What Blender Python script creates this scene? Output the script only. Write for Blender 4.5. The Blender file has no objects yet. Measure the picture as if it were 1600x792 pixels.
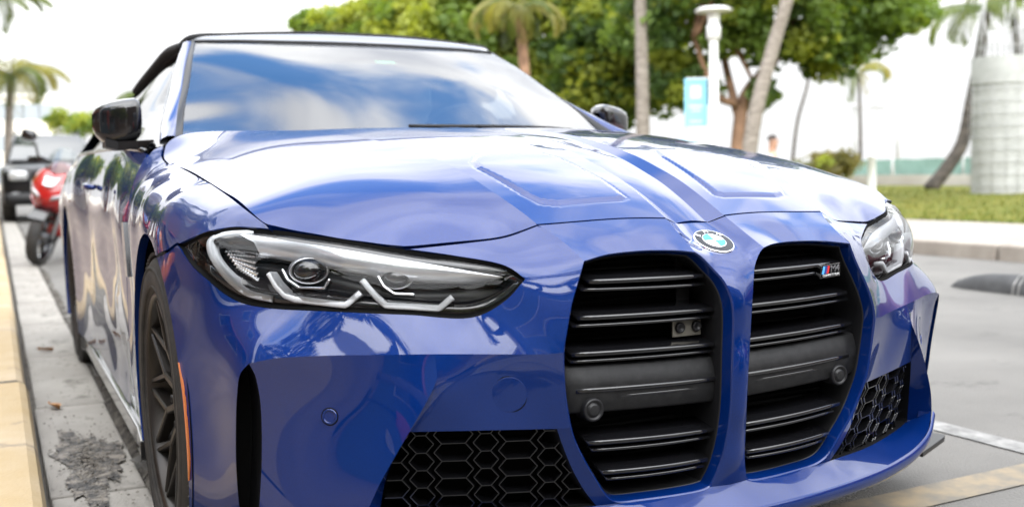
import bpy, bmesh, math, random
import numpy as np
from mathutils import Matrix, Vector
from mathutils.geometry import delaunay_2d_cdt
R = math.radians
PI = math.pi
random.seed(7)
rng = np.random.default_rng(7)
scene = bpy.context.scene
col = scene.collection

# ------------------------------------------------------------------ camera
cam_d = bpy.data.cameras.new('camera')
cam = bpy.data.objects.new('camera', cam_d)
col.objects.link(cam)
scene.camera = cam
YAW, PITCH, ROLL = .465922, .0795018, -.0199658
r0 = Vector((math.cos(YAW), -math.sin(YAW), 0))
f0 = Vector((math.sin(YAW), math.cos(YAW), 0))
u0 = Vector((0, 0, 1))
fw = f0*math.cos(PITCH) - u0*math.sin(PITCH)
up = u0*math.cos(PITCH) + f0*math.sin(PITCH)
rt = r0*math.cos(ROLL) + up*math.sin(ROLL)
u2 = up*math.cos(ROLL) - r0*math.sin(ROLL)
cam.matrix_world = Matrix(((rt.x, u2.x, -fw.x, -1.2374), (rt.y, u2.y, -fw.y, -1.5125), (rt.z, u2.z, -fw.z, .8509), (0, 0, 0, 1)))
cam_d.sensor_width = 36
cam_d.lens = 1594.6/1600*36
cam_d.clip_start = .05
cam_d.clip_end = 2000
cam_d.dof.use_dof = True
cam_d.dof.focus_distance = 2.05
cam_d.dof.aperture_fstop = 3.0

# ------------------------------------------------------------------ world and sun
SUN_EL, SUN_AZ = R(52), R(203)          # azimuth measured from +Y towards +X
world = bpy.data.worlds.new('World')
scene.world = world
world.use_nodes = True
wt = world.node_tree
wt.nodes.clear()
def wn(t, **k):
    n = wt.nodes.new(t)
    for a, b in k.items():
        setattr(n, a, b)
    return n
wo = wn('ShaderNodeOutputWorld')
bg = wn('ShaderNodeBackground')
bg.inputs[1].default_value = .15
sky = wn('ShaderNodeTexSky', sky_type='NISHITA', sun_disc=False, sun_elevation=SUN_EL, sun_rotation=SUN_AZ)
sky.air_density = 1.8
sky.dust_density = .3
sky.ozone_density = 2.5
tc = wn('ShaderNodeTexCoord')
sep = wn('ShaderNodeSeparateXYZ')
zc = wn('ShaderNodeMath', operation='MAXIMUM'); zc.inputs[1].default_value = 0
za = wn('ShaderNodeMath', operation='ADD'); za.inputs[1].default_value = .22
dx = wn('ShaderNodeMath', operation='DIVIDE')
dy = wn('ShaderNodeMath', operation='DIVIDE')
cb = wn('ShaderNodeCombineXYZ')
CLOUD_SHIFT = (3.0, 1.6, 0)
mp = wn('ShaderNodeVectorMath', operation='ADD'); mp.inputs[1].default_value = CLOUD_SHIFT
no = wn('ShaderNodeTexNoise'); no.inputs['Scale'].default_value = 1.15; no.inputs['Detail'].default_value = 6; no.inputs['Roughness'].default_value = .52; no.inputs['Distortion'].default_value = .3
rp = wn('ShaderNodeMapRange', interpolation_type='SMOOTHSTEP'); rp.inputs[1].default_value = .37; rp.inputs[2].default_value = .47; rp.inputs[3].default_value = .06
low = wn('ShaderNodeMapRange', interpolation_type='SMOOTHSTEP'); low.inputs[1].default_value = .50; low.inputs[2].default_value = .22
mx = wn('ShaderNodeMath', operation='MAXIMUM')
mix = wn('ShaderNodeMix', data_type='RGBA')
no2 = wn('ShaderNodeTexNoise'); no2.inputs['Scale'].default_value = 2.4; no2.inputs['Detail'].default_value = 5
cr = wn('ShaderNodeMix', data_type='RGBA')
cr.inputs[6].default_value = (7.0, 7.3, 8.0, 1)
cr.inputs[7].default_value = (12.5, 12.6, 12.7, 1)
L = wt.links.new
L(tc.outputs['Generated'], sep.inputs[0])
L(sep.outputs[2], zc.inputs[0]); L(zc.outputs[0], za.inputs[0])
L(sep.outputs[0], dx.inputs[0]); L(za.outputs[0], dx.inputs[1])
L(sep.outputs[1], dy.inputs[0]); L(za.outputs[0], dy.inputs[1])
L(dx.outputs[0], cb.inputs[0]); L(dy.outputs[0], cb.inputs[1])
L(cb.outputs[0], mp.inputs[0])
L(mp.outputs[0], no.inputs['Vector']); L(mp.outputs[0], no2.inputs['Vector'])
gapd = wn('ShaderNodeVectorMath', operation='DISTANCE'); gapd.inputs[1].default_value = (.06, .60, 0)
gapr = wn('ShaderNodeMapRange', interpolation_type='SMOOTHSTEP'); gapr.inputs[1].default_value = .05; gapr.inputs[2].default_value = .30; gapr.inputs[3].default_value = -.17; gapr.inputs[4].default_value = .05
gadd = wn('ShaderNodeMath', operation='ADD')
L(cb.outputs[0], gapd.inputs[0]); L(gapd.outputs['Value'], gapr.inputs[0]); L(no.outputs[0], gadd.inputs[0]); L(gapr.outputs[0], gadd.inputs[1])
L(gadd.outputs[0], rp.inputs[0])
L(zc.outputs[0], low.inputs[0])
L(rp.outputs[0], mx.inputs[0]); L(low.outputs[0], mx.inputs[1])
n2r = wn('ShaderNodeMapRange'); n2r.inputs[1].default_value = .35; n2r.inputs[2].default_value = .6
L(no2.outputs[0], n2r.inputs[0])
n2m = wn('ShaderNodeMath', operation='MAXIMUM')
L(n2r.outputs[0], n2m.inputs[0]); L(low.outputs[0], n2m.inputs[1])
L(n2m.outputs[0], cr.inputs[0])
skm = wn('ShaderNodeMix', data_type='RGBA', blend_type='MULTIPLY'); skm.inputs[0].default_value = 1; skm.inputs[7].default_value = (1.6, 3.1, 4.5, 1)
L(sky.outputs[0], skm.inputs[6])
# clouds are brighter towards the veiled sun
sd_ = wn('ShaderNodeVectorMath', operation='DOT_PRODUCT'); sd_.inputs[1].default_value = (math.sin(SUN_AZ)*math.cos(SUN_EL), math.cos(SUN_AZ)*math.cos(SUN_EL), math.sin(SUN_EL))
sr_ = wn('ShaderNodeMapRange', interpolation_type='SMOOTHSTEP'); sr_.inputs[1].default_value = .45; sr_.inputs[2].default_value = 1.0; sr_.inputs[3].default_value = 2.1; sr_.inputs[4].default_value = 4.4
sv_ = wn('ShaderNodeVectorMath', operation='SCALE')
L(tc.outputs['Generated'], sd_.inputs[0]); L(sd_.outputs['Value'], sr_.inputs[0]); L(cr.outputs[2], sv_.inputs[0]); L(sr_.outputs[0], sv_.inputs['Scale'])
L(mx.outputs[0], mix.inputs[0]); L(skm.outputs[2], mix.inputs[6]); # and the air near the horizon is dimmer than the high cloud
hz_ = wn('ShaderNodeMapRange', interpolation_type='SMOOTHSTEP'); hz_.inputs[1].default_value = .05; hz_.inputs[2].default_value = .44; hz_.inputs[3].default_value = .27; hz_.inputs[4].default_value = 1.0
sw_ = wn('ShaderNodeVectorMath', operation='SCALE')
L(zc.outputs[0], hz_.inputs[0]); L(sv_.outputs[0], sw_.inputs[0]); L(hz_.outputs[0], sw_.inputs['Scale']); L(sw_.outputs[0], mix.inputs[7])
L(mix.outputs[2], bg.inputs[0]); L(bg.outputs[0], wo.inputs[0])

sun_d = bpy.data.lights.new('sun', 'SUN')
sun_d.energy = 1.0
sun_d.angle = R(85)
sun_d.color = (1, .95, .86)
sun = bpy.data.objects.new('sun', sun_d)
col.objects.link(sun)
sdir = Vector((math.sin(SUN_AZ)*math.cos(SUN_EL), math.cos(SUN_AZ)*math.cos(SUN_EL), math.sin(SUN_EL)))
sun.rotation_euler = sdir.to_track_quat('Z', 'Y').to_euler()
sun.location = sdir*60
scene.view_settings.view_transform = 'Standard'
scene.view_settings.look = 'None'
scene.view_settings.gamma = 1
scene.view_settings.exposure = .08
scene.render.film_transparent = False

# ------------------------------------------------------------------ materials
def M(name, base=(.5, .5, .5), rough=.5, metal=0, coat=0, coat_rough=.03, spec=.5, emis=None, alpha=1, trans=0, ior=1.5):
    m = bpy.data.materials.new(name)
    m.use_nodes = True
    b = m.node_tree.nodes['Principled BSDF']
    b.inputs['Base Color'].default_value = (*base, 1)
    b.inputs['Roughness'].default_value = rough
    b.inputs['Metallic'].default_value = metal
    b.inputs['Coat Weight'].default_value = coat
    b.inputs['Coat Roughness'].default_value = coat_rough
    b.inputs['Specular IOR Level'].default_value = spec
    b.inputs['Transmission Weight'].default_value = trans
    b.inputs['IOR'].default_value = ior
    return m
def nd(m, t, **k):
    n = m.node_tree.nodes.new(t)
    for a, b in k.items():
        setattr(n, a, b)
    return n
def noise_color(m, c1, c2, scale, lo=.35, hi=.65, detail=6, bump=0, bscale=None, coords='Object', stretch=None, rough=None):
    """two-tone mottling plus fine relief"""
    nt = m.node_tree
    b = nt.nodes['Principled BSDF']
    t = nd(m, 'ShaderNodeTexCoord')
    v = t.outputs[coords]
    if stretch:
        mpn = nd(m, 'ShaderNodeMapping'); mpn.inputs['Scale'].default_value = stretch
        nt.links.new(v, mpn.inputs[0]); v = mpn.outputs[0]
    n = nd(m, 'ShaderNodeTexNoise'); n.inputs['Scale'].default_value = scale; n.inputs['Detail'].default_value = detail; n.inputs['Roughness'].default_value = .6
    nt.links.new(v, n.inputs['Vector'])
    r = nd(m, 'ShaderNodeMapRange'); r.inputs[1].default_value = lo; r.inputs[2].default_value = hi
    nt.links.new(n.outputs[0], r.inputs[0])
    x = nd(m, 'ShaderNodeMix', data_type='RGBA'); x.inputs[6].default_value = (*c1, 1); x.inputs[7].default_value = (*c2, 1)
    nt.links.new(r.outputs[0], x.inputs[0])
    nt.links.new(x.outputs[2], b.inputs['Base Color'])
    if bump:
        n3 = nd(m, 'ShaderNodeTexNoise'); n3.inputs['Scale'].default_value = bscale or scale*6; n3.inputs['Detail'].default_value = 4
        nt.links.new(v, n3.inputs['Vector'])
        bu = nd(m, 'ShaderNodeBump'); bu.inputs['Strength'].default_value = bump; bu.inputs['Distance'].default_value = .01
        nt.links.new(n3.outputs[0], bu.inputs['Height']); nt.links.new(bu.outputs[0], b.inputs['Normal'])
    return x
def speckle(m, mixnode, color, scale, thr, amount):
    """second layer of small marks over the mottling"""
    nt = m.node_tree
    b = nt.nodes['Principled BSDF']
    t = nd(m, 'ShaderNodeTexCoord')
    n = nd(m, 'ShaderNodeTexNoise'); n.inputs['Scale'].default_value = scale; n.inputs['Detail'].default_value = 8; n.inputs['Roughness'].default_value = .7
    nt.links.new(t.outputs['Object'], n.inputs['Vector'])
    r = nd(m, 'ShaderNodeMapRange'); r.inputs[1].default_value = thr; r.inputs[2].default_value = thr+.08; r.inputs[4].default_value = amount
    nt.links.new(n.outputs[0], r.inputs[0])
    x = nd(m, 'ShaderNodeMix', data_type='RGBA'); x.inputs[7].default_value = (*color, 1)
    nt.links.new(r.outputs[0], x.inputs[0]); nt.links.new(mixnode.outputs[2], x.inputs[6])
    nt.links.new(x.outputs[2], b.inputs['Base Color'])
    return x
def glass_mat(name, tint=(.9, .95, .95), ior=1.5, refl=1.0):
    """thin pane: Fresnel mirror over a tinted clear layer"""
    m = bpy.data.materials.new(name); m.use_nodes = True
    nt = m.node_tree; nt.nodes.clear()
    o = nd(m, 'ShaderNodeOutputMaterial'); g = nd(m, 'ShaderNodeBsdfGlossy'); t = nd(m, 'ShaderNodeBsdfTransparent'); x = nd(m, 'ShaderNodeMixShader'); f = nd(m, 'ShaderNodeFresnel')
    g.inputs['Roughness'].default_value = .01
    f.inputs['IOR'].default_value = ior
    t.inputs[0].default_value = (*tint, 1)
    nt.links.new(f.outputs[0], x.inputs[0]); nt.links.new(t.outputs[0], x.inputs[1]); nt.links.new(g.outputs[0], x.inputs[2]); nt.links.new(x.outputs[0], o.inputs[0])
    return m

PAINT = M('blue_paint', (.010, .040, .30), .36, .22, 1.0, .008, spec=.05)
def _paint():
    nt = PAINT.node_tree; b = nt.nodes['Principled BSDF']
    t = nd(PAINT, 'ShaderNodeTexCoord'); v = nd(PAINT, 'ShaderNodeTexVoronoi'); v.inputs['Scale'].default_value = 1400
    nt.links.new(t.outputs['Object'], v.inputs['Vector'])
    x = nd(PAINT, 'ShaderNodeMix', data_type='RGBA'); x.inputs[6].default_value = (.0006, .0125, .084, 1); x.inputs[7].default_value = (.001, .0215, .148, 1)
    nt.links.new(v.outputs['Color'], x.inputs[0]); nt.links.new(x.outputs[2], b.inputs['Base Color'])
_paint()
GLOSSBLACK = M('gloss_black', (.006, .006, .007), .12, 0, .6)
SATIN = M('satin_black_plastic', (.010, .010, .011), .4, spec=.3)
MATTE = M('grained_black_plastic', (.022, .022, .023), .5, spec=.22)
noise_color(MATTE, (.009, .009, .0095), (.016, .016, .0165), 60, bump=.15, bscale=900)
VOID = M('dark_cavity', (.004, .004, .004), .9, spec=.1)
CHROME = M('chrome', (.75, .76, .78), .12, 1)
SILVER = M('silver_paint_metal', (.42, .43, .45), .28, .9)
BRACKET = M('dull_zinc', (.16, .15, .125), .5, .7)
REFLECT = M('clear_reflector', (.72, .73, .75), .18, .85)
SWEEP = M('sky_sheen_silver', (.62, .63, .65), .32, .75)  # pale silver standing in for the sky mirrored along the lens top
BEZEL = M('dark_bezel', (.012, .012, .013), .3, .1)
LIGHTGUIDE = M('frosted_light_guide', (.52, .54, .56), .3, 0)
RUBBER = M('tyre_rubber', (.018, .017, .016), .72)
noise_color(RUBBER, (.014, .013, .012), (.032, .028, .024), 22, bump=.1, bscale=160)
RIM = M('bronze_grey_rim', (.030, .026, .023), .36, .6)
STEEL = M('brake_steel', (.35, .34, .33), .35, 1)
AMBER = M('amber_lens', (.50, .15, .04), .25, coat=.5)
CLOTH = M('soft_top_cloth', (.012, .012, .013), .9)
noise_color(CLOTH, (.010, .010, .011), (.020, .020, .021), 300, bump=.2, bscale=1200)
LEATHER = M('seat_leather', (.03, .028, .027), .5)
SCREEN = glass_mat('windscreen_glass', (.74, .82, .80), 2.9)
SIDEGLASS = glass_mat('side_glass', (.55, .6, .6), 1.62)
LENS = glass_mat('headlight_lens', (.96, .96, .96), 1.27)
WHITE = M('white_enamel', (.8, .8, .8), .25, coat=.5)
EMBLUE = M('emblem_blue', (.05, .25, .55), .35, spec=.2)
EMGREY = M('emblem_black', (.020, .022, .026), .4, spec=.2)
RED = M('red_enamel', (.55, .03, .03), .3)
DKBLUE = M('navy_enamel', (.02, .05, .22), .3)
LTBLUE = M('light_blue_enamel', (.10, .38, .75), .3)
PAPER = M('green_sticker', (.25, .85, .5), .5)
HEADER = M('header_grey_paint', (.16, .17, .19), .3, .3, .6)

# ------------------------------------------------------------------ mesh helpers
def tag(o, label=None, cat=None, group=None, kind=None):
    if label: o['label'] = label
    if cat: o['category'] = cat
    if group: o['group'] = group
    if kind: o['kind'] = kind
    return o
def empty(name, loc=(0, 0, 0), rz=0, label=None, cat=None, group=None):
    o = bpy.data.objects.new(name, None)
    o.empty_display_size = .2
    o.location = loc
    o.rotation_euler = (0, 0, rz)
    col.objects.link(o)
    return tag(o, label, cat, group)
def copy_tree(o, parent=None):
    c = o.copy(); col.objects.link(c)
    if parent is not None: c.parent = parent
    for ch in list(o.children): copy_tree(ch, c)
    return c
class MB:
    """collects shapes and links them as one mesh object"""
    def __init__(s): s.v = []; s.f = []; s.m = []; s.mats = []; s.sm = []
    def mi(s, mat):
        if mat not in s.mats: s.mats.append(mat)
        return s.mats.index(mat)
    def add(s, V, Fc, mat, smooth=False):
        k = len(s.v); i = s.mi(mat)
        s.v += [tuple(map(float, p)) for p in V]
        for f in Fc:
            s.f.append(tuple(a+k for a in f)); s.m.append(i); s.sm.append(smooth)
        return s
    def box(s, c, size, mat, rot=None, bev=0):
        x, y, z = [a/2 for a in size]
        if bev:
            b = min(bev, .95*min(x, y, z)); V = []; 
            bm = bmesh.new(); bmesh.ops.create_cube(bm, size=1)
            for v in bm.verts: v.co = Vector((v.co.x*2*x, v.co.y*2*y, v.co.z*2*z))
            bmesh.ops.bevel(bm, geom=bm.edges[:], offset=b, segments=2, affect='EDGES', profile=.5)
            bm.verts.index_update()
            V = np.array([v.co for v in bm.verts]); Fc = [[v.index for v in f.verts] for f in bm.faces]; bm.free()
        else:
            V = np.array([(sx*x, sy*y, sz*z) for sx in (-1, 1) for sy in (-1, 1) for sz in (-1, 1)])
            Fc = [(0, 1, 3, 2), (4, 6, 7, 5), (0, 4, 5, 1), (2, 3, 7, 6), (0, 2, 6, 4), (1, 5, 7, 3)]
        if rot is not None: V = V@np.array(rot.to_matrix() if hasattr(rot, 'to_matrix') else rot).T
        return s.add(V+np.array(c), Fc, mat)
    def tube(s, P, r, mat, n=8, cap=True, flat=1.0, smooth=True):
        P = np.array(P, float); k = len(P)
        rr = np.broadcast_to(np.array(r, float), (k,))
        T = np.gradient(P, axis=0); T /= np.linalg.norm(T, axis=1, keepdims=True)+1e-12
        ref = np.array([0, 0, 1.]) if abs(T[0][2]) < .9 else np.array([1., 0, 0])
        V = []; a = np.arange(n)*2*PI/n
        u = np.cross(ref, T[0])
        for i in range(k):
            u = u-T[i]*(u@T[i]); u /= np.linalg.norm(u); w = np.cross(T[i], u)
            V += list(P[i]+rr[i]*(np.cos(a)[:, None]*u+flat*np.sin(a)[:, None]*w))
        Fc = [(i*n+j, i*n+(j+1) % n, (i+1)*n+(j+1) % n, (i+1)*n+j) for i in range(k-1) for j in range(n)]
        if cap: Fc += [tuple(range(n))[::-1], tuple((k-1)*n+j for j in range(n))]
        return s.add(V, Fc, mat, smooth)
    def lathe(s, prof, mat, n=48, axis='x', c=(0, 0, 0), smooth=True):
        """prof: (axial, radius) pairs"""
        k = len(prof); V = []
        for a, r in prof:
            for j in range(n):
                t = 2*PI*j/n
                p = {'x': (a, r*math.cos(t), r*math.sin(t)), 'y': (r*math.cos(t), a, r*math.sin(t)), 'z': (r*math.cos(t), r*math.sin(t), a)}[axis]
                V.append([p[i]+c[i] for i in range(3)])
        Fc = [(i*n+j, i*n+(j+1) % n, (i+1)*n+(j+1) % n, (i+1)*n+j) for i in range(k-1) for j in range(n)]
        return s.add(V, Fc, mat, smooth)
    def loft(s, rings, mat, closed=True, cap=True, smooth=True):
        n = len(rings[0]); k = len(rings); V = [p for r_ in rings for p in r_]
        J = range(n) if closed else range(n-1)
        Fc = [(i*n+j, i*n+(j+1) % n, (i+1)*n+(j+1) % n, (i+1)*n+j) for i in range(k-1) for j in J]
        if cap and closed: Fc += [tuple(range(n))[::-1], tuple((k-1)*n+j for j in range(n))]
        return s.add(V, Fc, mat, smooth)
    def prism(s, poly, h0, h1, mat, frame=None):
        """polygon in the xy of frame (origin, ex, ey, ez), extruded from h0 to h1 along ez"""
        o, ex, ey, ez = [np.array(a, float) for a in (frame or ((0, 0, 0), (1, 0, 0), (0, 1, 0), (0, 0, 1)))]
        n = len(poly)
        V = [o+ex*p[0]+ey*p[1]+ez*h0 for p in poly]+[o+ex*p[0]+ey*p[1]+ez*h1 for p in poly]
        Fc = [tuple(range(n))[::-1], tuple(range(n, 2*n))]+[(j, (j+1) % n, n+(j+1) % n, n+j) for j in range(n)]
        return s.add(V, Fc, mat)
    def mesh(s, name):
        me = bpy.data.meshes.new(name)
        me.from_pydata(s.v, [], s.f)
        for m in s.mats: me.materials.append(m)
        me.polygons.foreach_set('material_index', s.m)
        me.polygons.foreach_set('use_smooth', s.sm)
        me.update()
        return me
    def build(s, name, parent=None, kind=None, label=None, subsurf=0, bevel=0):
        o = bpy.data.objects.new(name, s.mesh(name)); col.objects.link(o)
        if parent is not None: o.parent = parent
        if kind: o['kind'] = kind
        if label: o['label'] = label
        if bevel:
            b = o.modifiers.new('bevel', 'BEVEL'); b.width = bevel; b.segments = 2; b.limit_method = 'ANGLE'
        if subsurf:
            b = o.modifiers.new('sub', 'SUBSURF'); b.levels = subsurf; b.render_levels = subsurf
        return o

def nrm(v):
    v=np.asarray(v,float); return v/np.linalg.norm(v,axis=-1,keepdims=True)
class Surf:
    """smooth height field over a plane with normal n0, fitted through scattered points"""
    def __init__(s,pts,n0,lam=2e-6,relief=None):
        n=nrm(n0);up=np.array([0,0,1.]) if abs(n[2])<.93 else np.array([0,1.,0])
        e1=nrm(np.cross(up,n));e2=np.cross(n,e1)
        s.E=np.stack([e1,e2]);s.n=n;s.relief=relief
        P=np.array(pts,float);keep=[]
        for i,p in enumerate(P):
            if all(np.linalg.norm(p-P[j])>.004 for j in keep):keep.append(i)
        P=P[keep];uv=P@s.E.T;s.c=uv.mean(0);uv=uv-s.c;s.uv=uv
        r=np.linalg.norm(uv[:,None]-uv[None],axis=2);k=len(P)
        A=np.c_[np.ones(k),uv];M=np.zeros((k+3,k+3));M[:k,:k]=r**3+lam*np.eye(k);M[:k,k:]=A;M[k:,:k]=A.T
        s.w=np.linalg.solve(M,np.r_[P@n,0,0,0])
    def to2(s,P): return np.asarray(P,float)@s.E.T
    def h(s,q):
        q=np.atleast_2d(q);d=q-s.c
        r=np.linalg.norm(d[:,None]-s.uv[None],axis=2)
        v=r**3@s.w[:-3]+s.w[-3]+d@s.w[-2:]
        if s.relief is not None:
            v=v+s.relief(q@s.E+v[:,None]*s.n)
        return v
    def xyz(s,q):
        q=np.atleast_2d(q);return q@s.E+s.h(q)[:,None]*s.n
    def normal(s,q,e=6e-4):
        q=np.atleast_2d(q);a=np.array([e,0]);b=np.array([0,e])
        hu=(s.h(q+a)-s.h(q-a))/(2*e);hv=(s.h(q+b)-s.h(q-b))/(2*e)
        return nrm(s.n-hu[:,None]*s.E[0]-hv[:,None]*s.E[1])
def catmull(P,d=.012):
    P=np.array(P,float)
    if len(P)==2:
        k=max(2,int(np.ceil(np.linalg.norm(P[1]-P[0])/d))+1);t=np.linspace(0,1,k)[:,None];return P[0]*(1-t)+P[1]*t
    L=np.linalg.norm(np.diff(P,axis=0),axis=1);T=np.r_[0,np.cumsum(np.sqrt(L))]
    m=np.zeros_like(P)
    for i in range(len(P)):
        if i==0:m[i]=(P[1]-P[0])/(T[1]-T[0])
        elif i==len(P)-1:m[i]=(P[-1]-P[-2])/(T[-1]-T[-2])
        else:
            a=(P[i]-P[i-1])/(T[i]-T[i-1]);b=(P[i+1]-P[i])/(T[i+1]-T[i]);h0=T[i]-T[i-1];h1=T[i+1]-T[i]
            m[i]=(a*h1+b*h0)/(h0+h1)
    out=[]
    for i in range(len(P)-1):
        h=T[i+1]-T[i];k=max(1,int(np.ceil(L[i]/d)));t=np.arange(k)/k;t=t[:,None]
        out.append((2*t**3-3*t**2+1)*P[i]+(t**3-2*t**2+t)*h*m[i]+(-2*t**3+3*t**2)*P[i+1]+(t**3-t**2)*h*m[i+1])
    return np.r_[np.concatenate(out),P[-1:]]

def in_poly(Q, P):
    x, y = Q[:, 0], Q[:, 1]; ins = np.zeros(len(Q), bool); n = len(P); j = n-1
    for i in range(n):
        a, b = P[i], P[j]
        c = ((a[1] > y) != (b[1] > y))
        with np.errstate(divide='ignore', invalid='ignore'):
            ins ^= c & (x < (b[0]-a[0])*(y-a[1])/(b[1]-a[1]+1e-15)+a[0])
        j = i
    return ins
def seg_dist(Q, P):
    """distance of the points Q to the closed polyline P"""
    d = np.full(len(Q), 1e9)
    for i in range(len(P)):
        a, b = P[i], P[(i+1) % len(P)]; e = b-a
        t = np.clip(((Q-a)@e)/(e@e+1e-15), 0, 1)
        d = np.minimum(d, np.linalg.norm(Q-a-t[:, None]*e, axis=1))
    return d
class Panel:
    """body panels: trimmed pieces of fitted surfaces with exact normals"""
    def __init__(s): s.V = []; s.N = []; s.F = []; s.m = []; s.mats = []; s.k = 0
    def raw(s, V, N, Fc, mat, sides):
        if mat not in s.mats: s.mats.append(mat)
        i = s.mats.index(mat)
        for sd in sides:
            mul = np.array([sd, 1, 1])
            s.V.append(np.asarray(V)*mul); s.N.append(np.asarray(N)*mul)
            for f in Fc: s.F.append(tuple(a+s.k for a in f)); s.m.append(i)
            s.k += len(V)
    def patch(s, surf, segs, mat, sides=(-1, 1), d=.014, off=0.0, shut=.0024, fl=.014, flmat=None):
        """segs: list of (points, flag); flag 's' = shut line (inset, with a return flange), 'f' = return flange only, '' = joined"""
        B = []; fl_ = []
        for P, flag in segs:
            P = np.asarray(P, float)
            if B and np.linalg.norm(P[0]-B[-1][-1]) > np.linalg.norm(P[-1]-B[-1][-1]) : P = P[::-1]
            elif not B and len(segs) > 1:
                nx = np.asarray(segs[1][0], float)
                if min(np.linalg.norm(P[0]-nx[0]), np.linalg.norm(P[0]-nx[-1])) < min(np.linalg.norm(P[-1]-nx[0]), np.linalg.norm(P[-1]-nx[-1])): P = P[::-1]
            B.append(P); fl_.append(flag)
        for i in range(len(B)):
            g = np.linalg.norm(B[i][-1]-B[(i+1) % len(B)][0])
            if g > .006: print('gap in outline', i, round(g, 4), B[i][-1].round(3), B[(i+1) % len(B)][0].round(3))
        P3 = []; sg = []
        for i, P in enumerate(B):
            P3 += list(P[:-1]); sg += [i]*(len(P)-1)
        P3 = np.array(P3); sg = np.array(sg); n = len(P3)
        q = surf.to2(P3)
        area = np.sum(q[:, 0]*np.roll(q[:, 1], -1)-np.roll(q[:, 0], -1)*q[:, 1])
        e = np.roll(q, -1, 0)-q; e /= np.linalg.norm(e, axis=1, keepdims=True)+1e-12
        nn = np.stack([-e[:, 1], e[:, 0]], 1)*(1 if area > 0 else -1)
        flag_e = [fl_[k] for k in sg]           # flag of the edge leaving vertex i
        q2 = q.copy(); moved = np.zeros(n, bool)
        for i in range(n):
            a = flag_e[i-1] == 's'; b = flag_e[i] == 's'
            if a and b:
                w = nn[i-1]+nn[i]; w /= (np.linalg.norm(w)+1e-9); q2[i] += w*shut/max(.5, w@nn[i]); moved[i] = 1
            elif a: q2[i] += nn[i-1]*shut; moved[i] = 1
            elif b: q2[i] += nn[i]*shut; moved[i] = 1
        X = P3.copy()
        if moved.any(): X[moved] = surf.xyz(q2[moved])
        lo, hi = q2.min(0), q2.max(0)
        gx, gy = np.arange(lo[0], hi[0], d), np.arange(lo[1], hi[1], d)
        G = np.stack(np.meshgrid(gx, gy), -1).reshape(-1, 2); 
        G[:, 0] += (np.round((G[:, 1]-lo[1])/d) % 2)*d*.5
        G = G[in_poly(G, q2)]; G = G[seg_dist(G, q2) > d*.45]
        vs = [Vector(p) for p in q2]+[Vector(p) for p in G]
        ov, oe, of, orig, _, _ = delaunay_2d_cdt(vs, [], [list(range(n))], 1, 1e-7)
        Q = np.array([tuple(v) for v in ov]); V = surf.xyz(Q)
        for j, og in enumerate(orig):
            for k in og:
                if k < n: V[j] = X[k]
        N = surf.normal(Q)
        if off: V = V+off*N
        s.raw(V, N, of, mat, sides)
        # return flanges
        NB = surf.normal(q2)
        for i in range(n):
            if flag_e[i] in ('s', 'f'):
                j = (i+1) % n
                a, b = X[i]+off*NB[i], X[j]+off*NB[j]; c, e_ = b-NB[j]*fl, a-NB[i]*fl
                w = np.cross(b-a, e_-a); w = w/(np.linalg.norm(w)+1e-12)
                s.raw([a, b, c, e_], [w]*4, [(0, 1, 2, 3)], flmat or mat, sides)
        return X
    def strip(s, A, B, mat, sides=(-1, 1), smooth=True):
        """ruled strip between two polylines with the same number of points"""
        A = np.asarray(A, float); B = np.asarray(B, float); n = len(A)
        T = np.gradient(A, axis=0); N = np.cross(T, B-A); N /= np.linalg.norm(N, axis=1, keepdims=True)+1e-12
        V = np.r_[A, B]; s.raw(V, np.r_[N, N], [(i, i+1, n+i+1, n+i) for i in range(n-1)], mat, sides)
    def rings(s, R_, mat, sides=(-1, 1), closed=True):
        """smooth skin through rows of points (profile sweep)"""
        G = np.array(R_, float); k, n = G.shape[:2]
        Tu = np.gradient(G, axis=0)
        if closed: Tv = np.roll(G, -1, 1)-np.roll(G, 1, 1)
        else: Tv = np.gradient(G, axis=1)
        N = np.cross(Tu, Tv); N /= np.linalg.norm(N, axis=2, keepdims=True)+1e-12
        J = range(n) if closed else range(n-1)
        s.raw(G.reshape(-1, 3), N.reshape(-1, 3), [(i*n+j, i*n+(j+1) % n, (i+1)*n+(j+1) % n, (i+1)*n+j) for i in range(k-1) for j in J], mat, sides)
    def build(s, name, parent=None, label=None, kind=None):
        V = np.concatenate(s.V); N = np.concatenate(s.N)
        F = []
        for f in s.F:
            a, b, c = V[f[0]], V[f[1]], V[f[2]]
            F.append(f if np.cross(b-a, c-a)@(N[f[0]]+N[f[1]]+N[f[2]]) >= 0 else f[::-1])
        me = bpy.data.meshes.new(name)
        me.from_pydata(V.tolist(), [], F)
        for m in s.mats: me.materials.append(m)
        me.polygons.foreach_set('material_index', s.m)
        me.polygons.foreach_set('use_smooth', [True]*len(F))
        me.update()
        me.normals_split_custom_set_from_vertices(N.tolist())
        o = bpy.data.objects.new(name, me); col.objects.link(o)
        if parent is not None: o.parent = parent
        if label: o['label'] = label
        if kind: o['kind'] = kind
        return o

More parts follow.
